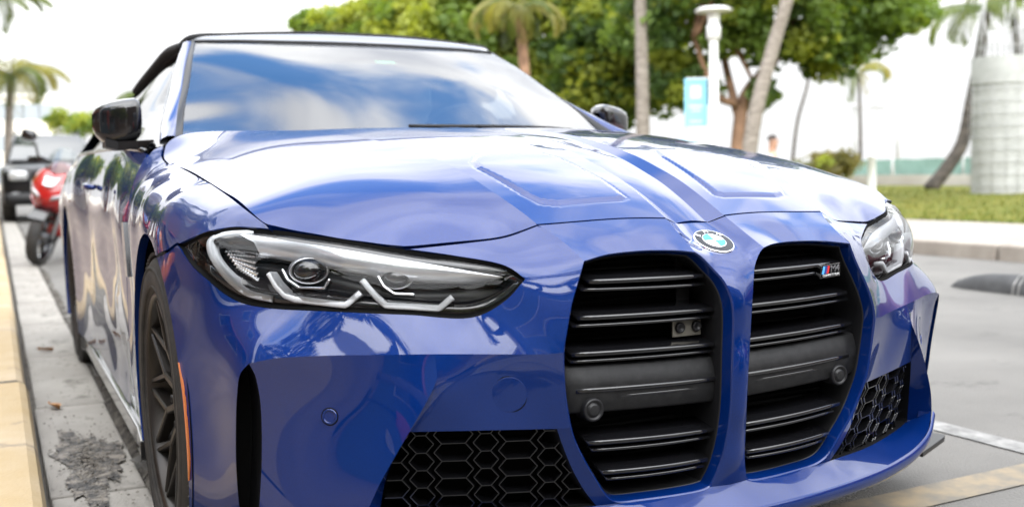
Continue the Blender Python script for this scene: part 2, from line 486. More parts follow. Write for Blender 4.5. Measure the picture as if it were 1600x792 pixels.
# curves of the body, right half
D = {
 'inner': [[0.071,0.134,0.755],[0.0715,0.185,0.781],[0.072,0.24,0.807],[0.073,0.3,0.832],[0.073,0.37,0.856],[0.073,0.449,0.881],[0.073,0.538,0.903],[0.074,0.633,0.922],[0.076,0.72,0.937],[0.08,0.9,0.957],[0.085,1.1,0.974],[0.09,1.315,0.986]],
 'outer': [[0.347,0.151,0.753],[0.352,0.185,0.769],[0.365,0.239,0.795],[0.378,0.301,0.821],[0.389,0.37,0.848],[0.401,0.45,0.872],[0.41,0.556,0.894],[0.425,0.7,0.919],[0.445,0.9,0.944],[0.465,1.1,0.963],[0.49,1.385,0.981]],
 'shut_mid': [[0.071,0.134,0.755],[0.1164,0.141,0.757],[0.1677,0.1459,0.7577],[0.2228,0.1477,0.7567],[0.2924,0.1484,0.7546],[0.347,0.151,0.753]],
 'shut_out': [[0.347,0.151,0.753],[0.401,0.173,0.732],[0.457,0.199,0.724],[0.515,0.221,0.719],[0.575,0.241,0.7155]],
 'hl_hood': [[0.575,0.241,0.7155],[0.632,0.2622,0.7268],[0.683,0.2871,0.7373],[0.731,0.3313,0.7457],[0.778,0.3793,0.754]],
 'shut_side': [[0.778,0.3793,0.754],[0.795,0.3908,0.7674],[0.81,0.4375,0.7858],[0.82,0.5903,0.8165],[0.825,0.7952,0.8446],[0.828,1.0677,0.8744],[0.83,1.3291,0.8945],[0.829,1.3896,0.9093],[0.815,1.45,0.941]],
 'hood_rear': [[0.815,1.45,0.941],[0.795,1.475,0.961],[0.75,1.49,0.977],[0.6,1.43,0.982],[0.49,1.385,0.981]],
 'hood_rear2': [[0.49,1.385,0.981],[0.3,1.34,0.985],[0.09,1.315,0.986]],
 'hl_fender': [[0.778,0.3793,0.754],[0.838,0.4404,0.7589],[0.878,0.4483,0.7543],[0.906,0.5151,0.7379],[0.925,0.5737,0.7225]],
 'seam': [[0.925,0.5737,0.7225],[0.938,0.6133,0.7091],[0.947,0.7174,0.688]],
 'hl_low': [[0.925,0.5737,0.7225],[0.9165,0.5275,0.6969],[0.901,0.432,0.6666],[0.874,0.4086,0.6394],[0.849,0.3803,0.6226],[0.812,0.3339,0.6141],[0.718,0.236,0.611],[0.6,0.172,0.603],[0.492,0.123,0.596],[0.44,0.1,0.625],[0.408,0.086,0.662]],
 'hl_up': [[0.408,0.086,0.662],[0.43,0.118,0.684],[0.5,0.18,0.702],[0.575,0.241,0.7155]],
 'kid_out': [[0.316,0.037,0.692],[0.331,0.034,0.656],[0.348,0.028,0.619],[0.361,0.021,0.581],[0.37,0.019,0.541],[0.369,0.022,0.502],[0.365,0.025,0.461],[0.358,0.027,0.42],[0.345,0.032,0.377],[0.325,0.034,0.337],[0.298,0.04,0.295],[0.266,0.046,0.252],[0.245,0.05,0.24],[0.22,0.05,0.236]],
 'kid_bot': [[0.22,0.05,0.236],[0.12,0.036,0.236],[0.06,0.032,0.238],[0.043,0.032,0.242]],
 'kid_in': [[0.043,0.032,0.242],[0.028,0.02,0.285],[0.018,0.004,0.37],[0.018,-0.006,0.5],[0.022,-0.01,0.6],[0.034,0.0,0.64],[0.05,0.015,0.665],[0.07,0.024,0.688],[0.082,0.027,0.696]],
 'kid_top': [[0.082,0.027,0.696],[0.11,0.04,0.6998],[0.142,0.0518,0.7013],[0.186,0.054,0.7024],[0.255,0.0545,0.6996],[0.316,0.037,0.692]],
 'crease': [[0.3705,0.0195,0.536],[0.4,0.034,0.534],[0.46,0.066,0.535],[0.571,0.12,0.538],[0.66,0.168,0.538],[0.724,0.205,0.538],[0.82,0.256,0.534],[0.858,0.277,0.526]],
 'corner': [[0.858,0.277,0.526],[0.871,0.289,0.508],[0.876,0.3,0.47],[0.878,0.315,0.4],[0.878,0.325,0.33],[0.874,0.335,0.26],[0.868,0.34,0.19]],
 'fang': [[0.571,0.12,0.538],[0.572,0.112,0.515],[0.574,0.107,0.495],[0.605,0.11,0.44],[0.64,0.122,0.38],[0.672,0.137,0.32],[0.69,0.15,0.275]],
 'slot_in': [[0.858,0.277,0.526],[0.848,0.28,0.505],[0.84,0.283,0.46],[0.837,0.292,0.4],[0.838,0.302,0.33],[0.842,0.312,0.26],[0.845,0.318,0.21]],
 'slats': [[[0.2949,0.05,0.656],[0.0596,0.035,0.6528]],[[0.3071,0.05,0.6406],[0.0553,0.035,0.6343]],[[0.3185,0.05,0.592],[0.0254,0.035,0.587]],[[0.3268,0.05,0.5765],[0.0301,0.035,0.5714]],[[0.3316,0.05,0.5273],[0.0197,0.035,0.52]],[[0.3318,0.05,0.5123],[0.0197,0.035,0.5052]],[[0.3248,0.05,0.4605],[0.0185,0.035,0.453]],[[0.325,0.05,0.4442],[0.0231,0.035,0.4373]],[[0.2996,0.05,0.3623],[0.0403,0.035,0.3548]],[[0.289,0.05,0.3454],[0.0434,0.035,0.339]],[[0.2705,0.05,0.3034],[0.0543,0.035,0.2994]],[[0.2583,0.05,0.2871],[0.0589,0.035,0.2851]],[[0.3465,0.05,0.5011],[0.006,0.035,0.4914]],[[0.3455,0.05,0.4141],[0.0079,0.035,0.4019]]],
 'lens_pts': [[0.575,0.241,0.7155],[0.632,0.2622,0.7268],[0.683,0.2871,0.7373],[0.731,0.3313,0.7457],[0.778,0.3793,0.754],[0.838,0.4404,0.7589],[0.878,0.4483,0.7543],[0.906,0.5151,0.7379],[0.925,0.5737,0.7225],[0.9165,0.5275,0.6969],[0.901,0.432,0.6666],[0.874,0.4086,0.6394],[0.849,0.3803,0.6226],[0.812,0.3339,0.6141],[0.718,0.236,0.611],[0.6,0.172,0.603],[0.492,0.123,0.596],[0.44,0.1,0.625],[0.408,0.086,0.662],[0.43,0.118,0.684],[0.5,0.18,0.702],[0.741,0.253,0.672],[0.826,0.337,0.678],[0.614,0.187,0.66],[0.515,0.139,0.651]],
 'arc': [[0.8086,0.42,0.7489],[0.8588,0.4417,0.7459],[0.8843,0.4521,0.7347],[0.8879,0.4373,0.7145],[0.8788,0.4146,0.688],[0.8609,0.3965,0.661],[0.8367,0.3693,0.6389],[0.8016,0.3269,0.6293]],
 'tube_a': [[0.8068,0.3227,0.6782],[0.798,0.3119,0.656],[0.7853,0.2999,0.6379],[0.771,0.2851,0.6313],[0.696,0.2246,0.6215],[0.6722,0.2124,0.6436]],
 'tube_a2': [[0.7801,0.3302,0.683],[0.7745,0.3173,0.6643],[0.7584,0.2988,0.6504],[0.7216,0.267,0.65],[0.7112,0.2649,0.6658]],
 'tube_b': [[0.6658,0.2193,0.6655],[0.6569,0.21,0.6508],[0.646,0.2017,0.6347],[0.6323,0.194,0.6199],[0.5461,0.1537,0.612],[0.5236,0.1459,0.6322]],
 'tube_b2': [[0.6314,0.2329,0.6691],[0.6253,0.2191,0.6506],[0.6105,0.2078,0.638],[0.5772,0.1933,0.6354]],
 'proj': [[0.7347,0.313,0.6786],[0.5938,0.2391,0.6633],[0.6659,0.2673,0.6718]],
 'indic': [[0.8603,0.4609,0.7202],[0.8058,0.4361,0.7274],[0.7991,0.3787,0.6965],[0.814,0.3754,0.6556],[0.8417,0.4151,0.6837]],
 'upper': [[0.8388,0.4367,0.7478],[0.7114,0.2929,0.7229],[0.5767,0.2239,0.6953],[0.4352,0.1218,0.6641],[0.5402,0.1846,0.6779],[0.6901,0.255,0.7008],[0.8164,0.3881,0.7313]],
 'crease_fender': [[0.928,0.9376,0.8258],[0.917,0.7115,0.8056],[0.892,0.5944,0.7859]],
}

# ------------------------------------------------------------------ the car (x to its left, y to its tail, z up; curves are written for x > 0 and mirrored)
def mirror(P): return np.asarray(P, float)*[-1, 1, 1]
def full(*segs):
    """outline of a piece that crosses the middle: the right-hand segments run from the centre line out and back"""
    out = list(segs)
    for P, fl in reversed(segs): out.append((mirror(P)[::-1], fl))
    return out
def both(pts): return [tuple(p) for p in pts]+[(-p[0], p[1], p[2]) for p in pts if abs(p[0]) > 1e-4]
K = {k: catmull(v) for k, v in D.items() if k not in ('slats', 'proj', 'lens_pts')}
def arch(t0, t1, yc, s, rad=.385, n=40):
    t = np.radians(np.linspace(t0, t1, n)); z = .345+rad*np.sin(t)
    sx = np.broadcast_to(s, (n,)) if np.isscalar(s) else np.interp(np.linspace(0, 1, n), [0, 1], s)
    return np.stack([sx, yc+rad*np.cos(t), z], 1)

car = empty('parked_car', (0, 0, 0), 0, 'large metallic blue convertible with two tall black grilles and black soft top, parked in front', 'car')

# ---- bonnet
inn = np.array(D['inner']); tt = (inn[:, 1]-.134)/1.2
low_line = inn.copy(); low_line[:, 0] -= .034*(1-tt)+.004*tt; low_line[:, 2] -= .0115*(1-tt)**1.2+.0012; low_line[:, 1] += .011*(1-tt)
low_line = catmull(low_line); inner_c = catmull(inn)
nk = min(len(low_line), len(inner_c))
def resamp(P, n):
    P = np.asarray(P, float); c = np.r_[0, np.cumsum(np.linalg.norm(np.diff(P, axis=0), axis=1))]; t = np.linspace(0, c[-1], n)
    return np.stack([np.interp(t, c, P[:, k]) for k in range(3)], 1)
low_line = resamp(low_line, 110); inner_c = resamp(inner_c, 110)
K['inner'] = inner_c
hood = Panel()
cen = [(0, p[1], p[2]+.003) for p in low_line[::10]]+[(0, low_line[-1][1], low_line[-1][2]+.003)]
hc = Surf(both(low_line[::6])+cen, (0, -.25, 1))
front_c = catmull([(0, .147, .7445), (low_line[0][0]*.6, .146, .744), low_line[0]])
rear_c = catmull([low_line[-1], (.04, 1.318, .9875), (0, 1.32, .988)])
hood.patch(hc, full((front_c, 's'), (low_line, ''), (rear_c, 's')), PAINT, (1,))
hood.strip(low_line, inner_c, PAINT)
# shallow raised fields on the two power domes
dome_poly = np.array([(.352, .395), (.335, .325), (.318, .250), (.302, .219), (.27, .207), (.13, .207), (.112, .216), (.118, .30), (.135, .44), (.16, .50), (.30, .50), (.345, .44)])
def dome(P):
    Q = np.asarray(P)[:, :2]; dist = seg_dist(Q, dome_poly); dist = np.where(in_poly(Q, dome_poly), dist, -dist)
    t = np.clip((dist+.004)/.010, 0, 1); t = t*t*(3-2*t)
    g = np.clip(1-np.abs(dist)/.010, 0, 1)
    return .0040*t-.0012*g
hm = Surf(list(inn)+list(D['outer'])+list(D['shut_mid'])+[(.21, .37, .856), (.22, .56, .907), (.23, .8, .945), (.25, 1.1, .975), (.28, 1.36, .987), (.21, .24, .806)], (0, -.3, 1), relief=dome, lam=2e-5)
hood.patch(hm, [(K['inner'], ''), (K['shut_mid'], 's'), (K['outer'], ''), (K['hood_rear2'], 's')], PAINT, d=.006)
ho = Surf(list(D['outer'])+list(D['shut_out'])+list(D['hl_hood'])+list(D['shut_side'])+list(D['hood_rear'])+[(.62, .56, .868), (.64, .9, .914), (.66, 1.25, .950), (.58, .37, .812), (.70, 1.36, .955), (.50, .25, .768)], (.15, -.3, 1), lam=2.5e-4)
hood.patch(ho, [(K['outer'], ''), (K['shut_out'], 's'), (K['hl_hood'], 's'), (K['shut_side'], 's'), (K['hood_rear'], 's')], PAINT, d=.012)
hood_o = hood.build('bonnet', car)

# ---- bumper skin
bp = Panel()
nc = Surf(both([(.0735, .134, .755), (.076, .08, .7245), (.082, .027, .696)]+D['kid_in'])+[(0, .147, .7435), (.03, .1455, .7435), (-.03, .1455, .7435), (0, .11, .726), (0, .075, .7065), (.04, .075, .7075), (-.04, .075, .7075), (0, .025, .678), (0, -.002, .645), (0, -.016, .60), (0, -.015, .5), (0, -.008, .38), (0, .012, .285), (0, .03, .24)], (0, -.85, .5), lam=1e-6)
ridge = catmull([(.071, .134, .755), (.0745, .105, .739), (.077, .075, .7225), (.082, .027, .696)])
notch = catmull([(.071, .134, .755), (low_line[0][0], low_line[0][1], low_line[0][2])], .006)
bp.patch(nc, full((front_c, 's'), (notch, 's'), (ridge, ''), (K['kid_in'][::-1], ''), (catmull([(.043, .032, .242), (0, .03, .24)]), '')), PAINT, (1,), d=.010)
nose_crease = catmull([(.316, .037, .692), (.323, .089, .72), (.337, .135, .744), (.347, .151, .753)])
nm = Surf(list(ridge[::3])+D['kid_top']+D['shut_mid']+list(nose_crease[::3])+[(.2, .105, .735)], (0, -.5, .87), lam=1e-6)
bp.patch(nm, [(ridge, ''), (K['shut_mid'], 's'), (nose_crease, ''), (K['kid_top'], '')], PAINT, d=.010)
kz = K['kid_out']; i_cr = int(np.argmin(np.linalg.norm(kz-np.array(D['crease'][0]), axis=1)))
kid_hi = np.r_[kz[:i_cr], [D['crease'][0]]]; kid_lo = np.r_[[D['crease'][0]], kz[i_cr+1:]]
bar = arch(115.2, 205, .884, (.947, .932), .385)
bar[0] = D['seam'][-1]
bot = catmull([D['corner'][-1], (.905, .44, .183), bar[-1]])
no_pts = list(nose_crease[::4])+list(kid_hi[::3])+D['crease']+D['corner']+D['seam']+D['hl_low']+D['hl_up']+D['shut_out']+list(bar[::5])+list(bot[::3])+[(.46, .086, .575), (.62, .163, .575), (.76, .245, .575), (.858, .31, .572), (.885, .375, .5), (.888, .40, .36), (.92, .49, .45), (.93, .56, .58), (.40, .075, .655), (.385, .047, .60)]
nos = Surf(no_pts, (.55, -.75, .3), lam=2.5e-4)
bp.patch(nos, [(nose_crease, ''), (K['shut_out'], 's'), (K['hl_up'][::-1], 'f'), (K['hl_low'][::-1], 'f'), (K['seam'], 's'), (bar, 'f'), (bot, 'f'), (K['corner'][::-1], ''), (K['crease'][::-1], ''), (kid_hi[::-1], '')], PAINT, d=.012, fl=.02)
# lower, set-back face beside the grille
i_f = int(np.argmin(np.linalg.norm(K['crease']-np.array(D['fang'][0]), axis=1)))
cr_in, cr_out = np.r_[K['crease'][:i_f], [D['fang'][0]]], np.r_[[D['fang'][0]], K['crease'][i_f+1:]]
fg = K['fang']; i_t = int(np.argmin(np.linalg.norm(fg-np.array(D['fang'][2]), axis=1)))
f_top, f_low = np.r_[fg[:i_t], [D['fang'][2]]], np.r_[[D['fang'][2]], fg[i_t+1:]]
wall_in = catmull([D['fang'][2], (.613, .143, .401), (.645, .176, .32), (.657, .192, .245)])
i_w = int(np.argmin(np.linalg.norm(wall_in-np.array((.613, .143, .401)), axis=1)))
g_top = catmull([(.613, .143, .401), (.5, .095, .399), (.372, .045, .396)])
k_edge = catmull([(.372, .045, .396), (.360, .048, .365), (.338, .050, .315), (.312, .054, .272), (.285, .058, .238)])
i_k = int(np.argmin(np.abs(kid_lo[:, 2]-.400)))
k_top, k_low = kid_lo[:i_k+1], kid_lo[i_k:]
tp = Surf(list(cr_in[::5])+list(f_top[::2])+list(wall_in[:i_w+1:2])+list(g_top[::4])+list(k_top[::3])+[(.47, .082, .46)], (.35, -.93, 0), lam=1e-4)
link = catmull([(.372, .045, .396), k_top[-1]])
bp.patch(tp, [(cr_in, ''), (f_top, ''), (wall_in[:i_w+1], ''), (g_top, 'f'), (link, ''), (k_top[::-1], '')], PAINT, d=.012, fl=.03)
bp.strip(resamp(f_low, 30), resamp(wall_in, 30), PAINT)
kr = Surf(list(k_low[::3])+list(k_edge[::3])+D['kid_bot'][:1], (.2, -1, 0), lam=1e-6)
k_end = catmull([(.285, .058, .238), (.22, .05, .236)])
bp.patch(kr, [(link, ''), (k_edge, 'f'), (k_end, ''), (k_low[::-1], '')], PAINT, d=.008, fl=.03)
w_bot = catmull([(.69, .15, .275), (.70, .163, .215), (.77, .235, .19), (.845, .318, .21)])
wd = Surf(list(cr_out[::4])+D['slot_in']+D['fang']+list(w_bot[::4])+[(.72, .215, .45), (.75, .232, .35)], (.5, -.86, 0), lam=2e-4)
bp.patch(wd, [(cr_out, ''), (K['slot_in'], 'f'), (w_bot, 'f'), (fg[::-1], '')], PAINT, d=.011, fl=.03)
# air slot behind the corner
n_ = 40; cA = resamp(K['corner'], n_); cI = resamp(K['slot_in'], n_); back = np.array([-.005, .10, 0])
bp.strip(cA, cA+[-.004, .03, 0], PAINT); bp.strip(cA+[-.004, .03, 0], cA+back, SATIN); bp.strip(cI, cI+back, SATIN); bp.strip(cA+back, cI+back, VOID)
# lip below the grilles
lip_up = catmull([(.043, .032, .242), (0, .03, .24)])[::-1]
g_bot = catmull([(.285, .058, .238), (.45, .112, .232), (.60, .172, .236), (.657, .192, .245)])
lip_out = catmull([(0, -.012, .206), (.15, -.004, .205), (.27, .017, .203), (.40, .045, .203), (.493, .071, .206), (.585, .100, .218), (.645, .122, .24), (.69, .15, .275)])
lip_side = catmull([(.657, .192, .245), (.675, .173, .258), (.69, .15, .275)])
lp = Surf(both(list(lip_out[::4])+list(g_bot[::4])+list(K['kid_bot'][::3])+[(.285, .058, .238), (.5, .105, .217), (.3, .04, .219)])+[(0, .03, .24)], (0, -.5, .86), lam=1e-5)
bp.patch(lp, full((lip_up, ''), (K['kid_bot'][::-1], ''), (k_end[::-1], ''), (g_bot, ''), (lip_side, ''), )[:5]+[(lip_out[::-1], '')]+[(mirror(lip_out), '')]+full((lip_up, ''), (K['kid_bot'][::-1], ''), (k_end[::-1], ''), (g_bot, ''), (lip_side, ''))[5:], PAINT, (1,), d=.012)
def prof(dy, dz, P=lip_out):
    k = np.clip((P[:, 0]-.50)/.19, 0, 1)
    return P+np.stack([k*.004, np.full(len(P), dy), np.full(len(P), dz)], 1)
bp.rings([prof(0, 0), prof(-.004, -.003), prof(-.007, -.009), prof(-.006, -.022), prof(.004, -.034), prof(.03, -.042), prof(.18, -.05)], PAINT, closed=False)
bumper_o = bp.build('front_bumper', car)

# winglets of the black front splitter, and the floor behind it
for sd in (-1, 1):
    sp = MB(); poly = [(.80, .27), (.90, .315), (.965, .345), (.985, .36), (.975, .40), (.90, .48), (.78, .46)]
    sp.prism([(sd*p, q) for p, q in poly][::sd], .118, .132, SATIN); sp.build('splitter', car, bevel=.003)
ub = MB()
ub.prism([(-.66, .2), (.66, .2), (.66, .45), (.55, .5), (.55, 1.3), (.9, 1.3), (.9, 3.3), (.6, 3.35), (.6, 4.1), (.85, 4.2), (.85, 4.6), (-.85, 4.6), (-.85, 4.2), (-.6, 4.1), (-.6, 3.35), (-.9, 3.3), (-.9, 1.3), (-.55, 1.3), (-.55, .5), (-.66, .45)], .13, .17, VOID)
ub.box((0, .85, .42), (1.08, 1.0, .5), VOID); ub.box((0, .29, .46), (.9, .16, .30), VOID)  # dark filler blocks added so light does not leak through the engine bay
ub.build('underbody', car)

# ---- tow-hook cover and parking sensors on the bumper face
def disc_on(surf, s, z, r, mat, name, parent, sides=(-1, 1), ring=None, lift=.0015, guess=(0, 0)):
    """flat round cover lying on a fitted surface at lateral s and height z"""
    y = .1
    for _ in range(30):
        p = np.array([s, y, z]); q = surf.to2(p)[None]; X = surf.xyz(q)[0]; y += (X[1]-y)*.7
    q = surf.to2(np.array([s, y, z]))[None]; X = surf.xyz(q)[0]; n = surf.normal(q)[0]
    out = []
    for sd in sides:
        m = np.array([sd, 1, 1]); c = X*m; nv = n*m
        u = nrm(np.cross([0, 0, 1.], nv)); v = np.cross(nv, u)
        pn = MB(); k = 40; a = np.arange(k)*2*PI/k
        def rg(rr, h): return [c+u*rr*math.cos(t)+v*rr*math.sin(t)+nv*h for t in a]
        pn.loft([rg(r+.0024, -.002), rg(r+.0022, .0007), rg(r-.0002, .0009), rg(r-.0002, -.002)], VOID, cap=False, smooth=False)
        if ring: pn.loft([rg(r, -.002), rg(r, lift+.001), rg(r*.72, lift+.001), rg(r*.72, -.001)], ring, cap=False)
        rr = r*.70 if ring else r
        pn.loft([rg(rr, -.004), rg(rr, lift*.5), rg(rr*.985, lift)], mat, smooth=False)
        out.append(pn.build(name, parent))
    return out
disc_on(tp, .452, .462, .032, PAINT, 'tow_hook_cover', bumper_o, sides=(-1,))
disc_on(wd, .732, .427, .014, PAINT, 'parking_sensor', bumper_o, ring=PAINT)

# side marker along the arch edge
for sd in (-1, 1):
    mk = MB(); a = bar[18:34]; 
    mid = a+np.array([.0012, -.012, 0]); mid2 = a+np.array([.0005, -.030, 0])
    q1 = nos.xyz(nos.to2(a+np.array([0, -.006, 0]))); q2_ = nos.xyz(nos.to2(a+np.array([0, -.014, 0])))
    nn1 = nos.normal(nos.to2(a))
    t = np.minimum(np.linspace(0, 1, len(a))*6, (1-np.linspace(0, 1, len(a)))*6).clip(.15, 1)[:, None]
    q2_ = q1+(q2_-q1)*t
    rows = [[q1[i]+nn1[i]*.0005, q1[i]+nn1[i]*.004, q2_[i]+nn1[i]*.004, q2_[i]+nn1[i]*.0005] for i in range(len(a))]
    mk.loft([[p*np.array([sd, 1, 1]) for p in r_] for r_ in rows], AMBER, smooth=False)
    mk.build('side_marker', bumper_o)

# ---- emblem
def frame_on(surf, s, z0, y0):
    y = y0
    q = surf.to2(np.array([s, y0, z0]))[None]; return surf.xyz(q)[0], surf.normal(q)[0]
X, n = frame_on(nc, 0, .7085, .075)
n = nrm(np.array([0, n[1], n[2]])); u = np.array([1., 0, 0]); v = np.cross(n, u)   # v points up the bonnet
em = MB(); k = 56; a = np.arange(k)*2*PI/k
def rg(rr, h): return [X+u*rr*math.cos(t)+v*rr*math.sin(t)+n*h for t in a]
em.loft([rg(.041, -.008), rg(.041, .003), rg(.0395, .0042), rg(.0385, .0040)], CHROME, cap=False)
em.loft([rg(.0385, .0040), rg(.030, .0046), rg(.0245, .0048)], EMGREY, cap=False)
em.loft([rg(.0245, .0048), rg(.0240, .0055), rg(.0228, .0055)], CHROME, cap=False)
badge = em.build('emblem', bumper_o)
for qd in range(4):
    pm = MB(); t = np.linspace(qd*PI/2, (qd+1)*PI/2, 12)
    V = [X+n*.0058]+[X+u*.0228*math.cos(x)+v*.0228*math.sin(x)+n*.0052 for x in t]
    pm.add(V, [(0, i, i+1) for i in range(1, 12)], EMBLUE if qd in (1, 3) else WHITE)
    for f in range(len(pm.sm)): pm.sm[f] = False
    # sub-parts of the bumper may not nest further: the emblem's fields join the emblem mesh
    me = badge.data; 
    qo = pm.build('emblem_field', bumper_o)
def text_mesh(txt, size, frame, mat, name, parent, depth=.0006, align='CENTER', squash=1.0, shear=0):
    """letters as thin raised geometry in the plane of frame (origin, ex, ey, ez)"""
    cu = bpy.data.curves.new(name, 'FONT'); cu.body = txt; cu.size = size; cu.align_x = align; cu.align_y = 'CENTER'; cu.extrude = depth; cu.shear = shear
    cu.resolution_u = 4
    to = bpy.data.objects.new(name, cu); col.objects.link(to)
    dg = bpy.context.evaluated_depsgraph_get(); me = bpy.data.meshes.new_from_object(to.evaluated_get(dg))
    bpy.data.objects.remove(to); bpy.data.curves.remove(cu)
    o_, ex, ey, ez = [np.array(q, float) for q in frame]
    for vv in me.vertices:
        p = o_+ex*vv.co.x*squash+ey*vv.co.y+ez*(vv.co.z+depth)
        vv.co = p
    me.materials.clear(); me.materials.append(mat)
    ob = bpy.data.objects.new(name, me); col.objects.link(ob); ob.parent = parent
    return ob
for ch, ang in (('B', 142), ('M', 90), ('W', 38)):
    t = R(ang); rad = u*math.cos(t)+v*math.sin(t); tang = -u*math.sin(t)+v*math.cos(t)
    text_mesh(ch, .0145, (X+rad*.0315+n*.0046, -tang, rad, n), WHITE, 'emblem_letter', bumper_o, .0004)

# ---- kidney grilles
loop = np.r_[K['kid_out'][:-1], K['kid_bot'][:-1], K['kid_in'][:-1], K['kid_top'][:-1]]
lp2 = loop[:, [0, 2]]
ar = np.sum(lp2[:, 0]*np.roll(lp2[:, 1], -1)-np.roll(lp2[:, 0], -1)*lp2[:, 1])
def inset(P, dist):
    e = np.roll(P, -2, 0)-np.roll(P, 2, 0); e /= np.linalg.norm(e, axis=1, keepdims=True)
    return P+np.stack([-e[:, 1], e[:, 0]], 1)*(1 if ar > 0 else -1)*dist
def loop3(dist, dy):
    q = inset(lp2, dist); return np.stack([q[:, 0], loop[:, 1]+dy, q[:, 1]], 1)
for sd in (-1, 1):
    mm = np.array([sd, 1, 1])
    kid = Panel()
    kid.rings([loop, loop3(.002, .001), loop3(.004, .004), loop3(.0085, .024)], PAINT, (sd,))
    kid.rings([loop3(.0085, .024), loop3(.012, .026), loop3(.0125, .045), loop3(.014, .13)], SATIN, (sd,))
    ko = kid.build('kidney_grille', car)
    bk = MB(); q = loop3(.004, .13)*mm; bk.add(q, [tuple(range(len(q)))], VOID)
    # radiator tubes and a vertical rib deep inside
    bk.build('back_plate', ko)
    rd = MB()
    for zz in np.arange(.27, .68, .012): rd.box((sd*.19, .122, zz), (.25, .004, .004), VOID)
    rd.build('radiator', ko)
    for i, (A, B) in enumerate(D['slats'][:12]):
        A = np.array(A); B = np.array(B); A[0] += .004; B[0] -= .006
        main = i % 2 == 0
        dpt, th = (.060, .0085) if main else (.045, .006)
        if not main: A[1] += .006; B[1] += .006
        sec = [(dpt, .012), (.020, .0045), (.007, .0012), (.002, .0003), (.0004, -.0012), (0, -th*.5), (.0006, -th*.85), (.003, -th), (dpt, .012-th*.6)]
        rows = []
        for t in np.linspace(0, 1, 9):
            c = A*(1-t)+B*t
            c[1] -= .010*math.sin(PI*t)
            rows.append([(sd*c[0], c[1]+dy, c[2]+dz) for dy, dz in sec])
        sl = MB(); sl.loft(rows, GLOSSBLACK); sl.build('slat', ko)
    (A, B), (C_, E_) = D['slats'][12:14]
    pn = MB(); rows = []
    zt0, zt1, zb0, zb1 = A[2], B[2], C_[2], E_[2]
    for t in np.linspace(0, 1, 10):
        s_ = .352*(1-t)+.008*t; y_ = .052*(1-t)+.036*t-.008*math.sin(PI*t)
        zt = zt0*(1-t)+zt1*t; zb = zb0*(1-t)+zb1*t
        rows.append([(sd*s_, y_+.10, zt+.004), (sd*s_, y_+.018, zt), (sd*s_, y_+.011, zt-.003), (sd*s_, y_+.002, zt-.028), (sd*s_, y_+.001, zt-.036), (sd*s_, y_+.004, zt-.058), (sd*s_, y_+.006, zb+.006), (sd*s_, y_+.012, zb+.001), (sd*s_, y_+.10, zb-.006)])
    pn.loft(rows, MATTE); pn.build('radar_panel', ko)
    ps = MB(); c = np.array([sd*.296, .0455, .4205])
    ps.lathe([(.03, .022), (.0, .0215), (-.004, .020), (-.0045, .0165), (-.001, .015), (-.001, .0125), (-.004, .0115), (-.005, .009)], SATIN, 36, 'y', c)
    ps.lathe([(-.005, .009), (-.0055, .005), (-.0055, .0005)], MATTE, 36, 'y', c)
    ps.build('parking_sensor', ko)
    if sd < 0:
        br = MB(); br.box((sd*.077, .062, .550), (.066, .004, .034), BRACKET, bev=.0015)
        br.box((sd*.066, .09, .640), (.03, .004, .09), SATIN)
        br.build('bracket', ko)
        for dx in (-.017, .021):
            bo = MB(); cc = (sd*.077+dx, .058, .551)
            bo.lathe([(.004, .0105), (-.002, .0105), (-.004, .009), (-.0045, .006), (-.002, .0055), (-.002, .0005)], SATIN, 24, 'y', cc)
            bo.build('bolt', ko)
    else:
        o_ = np.array([.2555, .030, .6405]); ex = nrm(np.array([1, .04, .06])); ez = np.array([0, -1., 0]); ez = nrm(ez-ex*(ez@ex)); ey = np.cross(ez, ex)
        fr = (o_, ex, ey, ez)
        bd = MB(); bd.prism([(-.029, -.0135), (.027, -.0135), (.029, .0135), (-.022, .0135)], -.012, 0, CHROME, fr)
        bd.prism([(-.0265, -.0118), (.0254, -.0118), (.0272, .0118), (-.0208, .0118)], 0, .0009, GLOSSBLACK, fr)
        for j, mt in enumerate((LTBLUE, DKBLUE, RED)):
            x0 = -.0215+j*.0062
            bd.prism([(x0-.0025, -.0050), (x0+.0030, -.0050), (x0+.0075, .0100), (x0+.0020, .0100)], .0009, .0016, mt, fr)
        bd.build('model_badge', ko)
        def at(x, y, z=.001): return (o_+ex*x+ey*y+ez*z, ex, ey, ez)
        text_mesh('M4', .0185, at(.0115, .0026), SILVER, 'badge_letters', ko, .0006, squash=1.05, shear=.15)
        text_mesh('COMPETITION', .0062, at(.001, -.0087), WHITE, 'badge_letters', ko, .0003, squash=1.12)

# ---- lower hexagon grilles
poly_c = np.r_[g_top[:-1], k_edge[:-1], g_bot[:-1], wall_in[i_w:][::-1][:-1]]
gs = Surf(list(poly_c[::4]), (.4, -.92, 0), lam=1e-3)
gp2 = gs.to2(poly_c)
pitch_x, hgt, ha, hb, dg_ = .0575, .0335, .0085, .021, .0140
def hex_edges():
    E_ = []
    cA = ha+hb+2*dg_                                 # half period between small and long columns
    for i in range(-14, 15):
        small = i % 2 == 0
        x0 = i*cA*1.0
        h_ = ha if small else hb
        for j in range(-14, 15):
            z0 = j*hgt+(hgt/2 if not small else 0)
            # top edge of the cell and its two right-hand diagonals
            E_.append(((x0-h_, z0+hgt/2), (x0+h_, z0+hgt/2)))
            E_.append(((x0+h_, z0+hgt/2), (x0+h_+dg_, z0)))
            E_.append(((x0+h_, z0-hgt/2), (x0+h_+dg_, z0)))
            E_.append(((x0-h_, z0+hgt/2), (x0-h_-dg_, z0)))
            E_.append(((x0-h_, z0-hgt/2), (x0-h_-dg_, z0)))
    return E_
c0 = gp2.mean(0)
done = set()
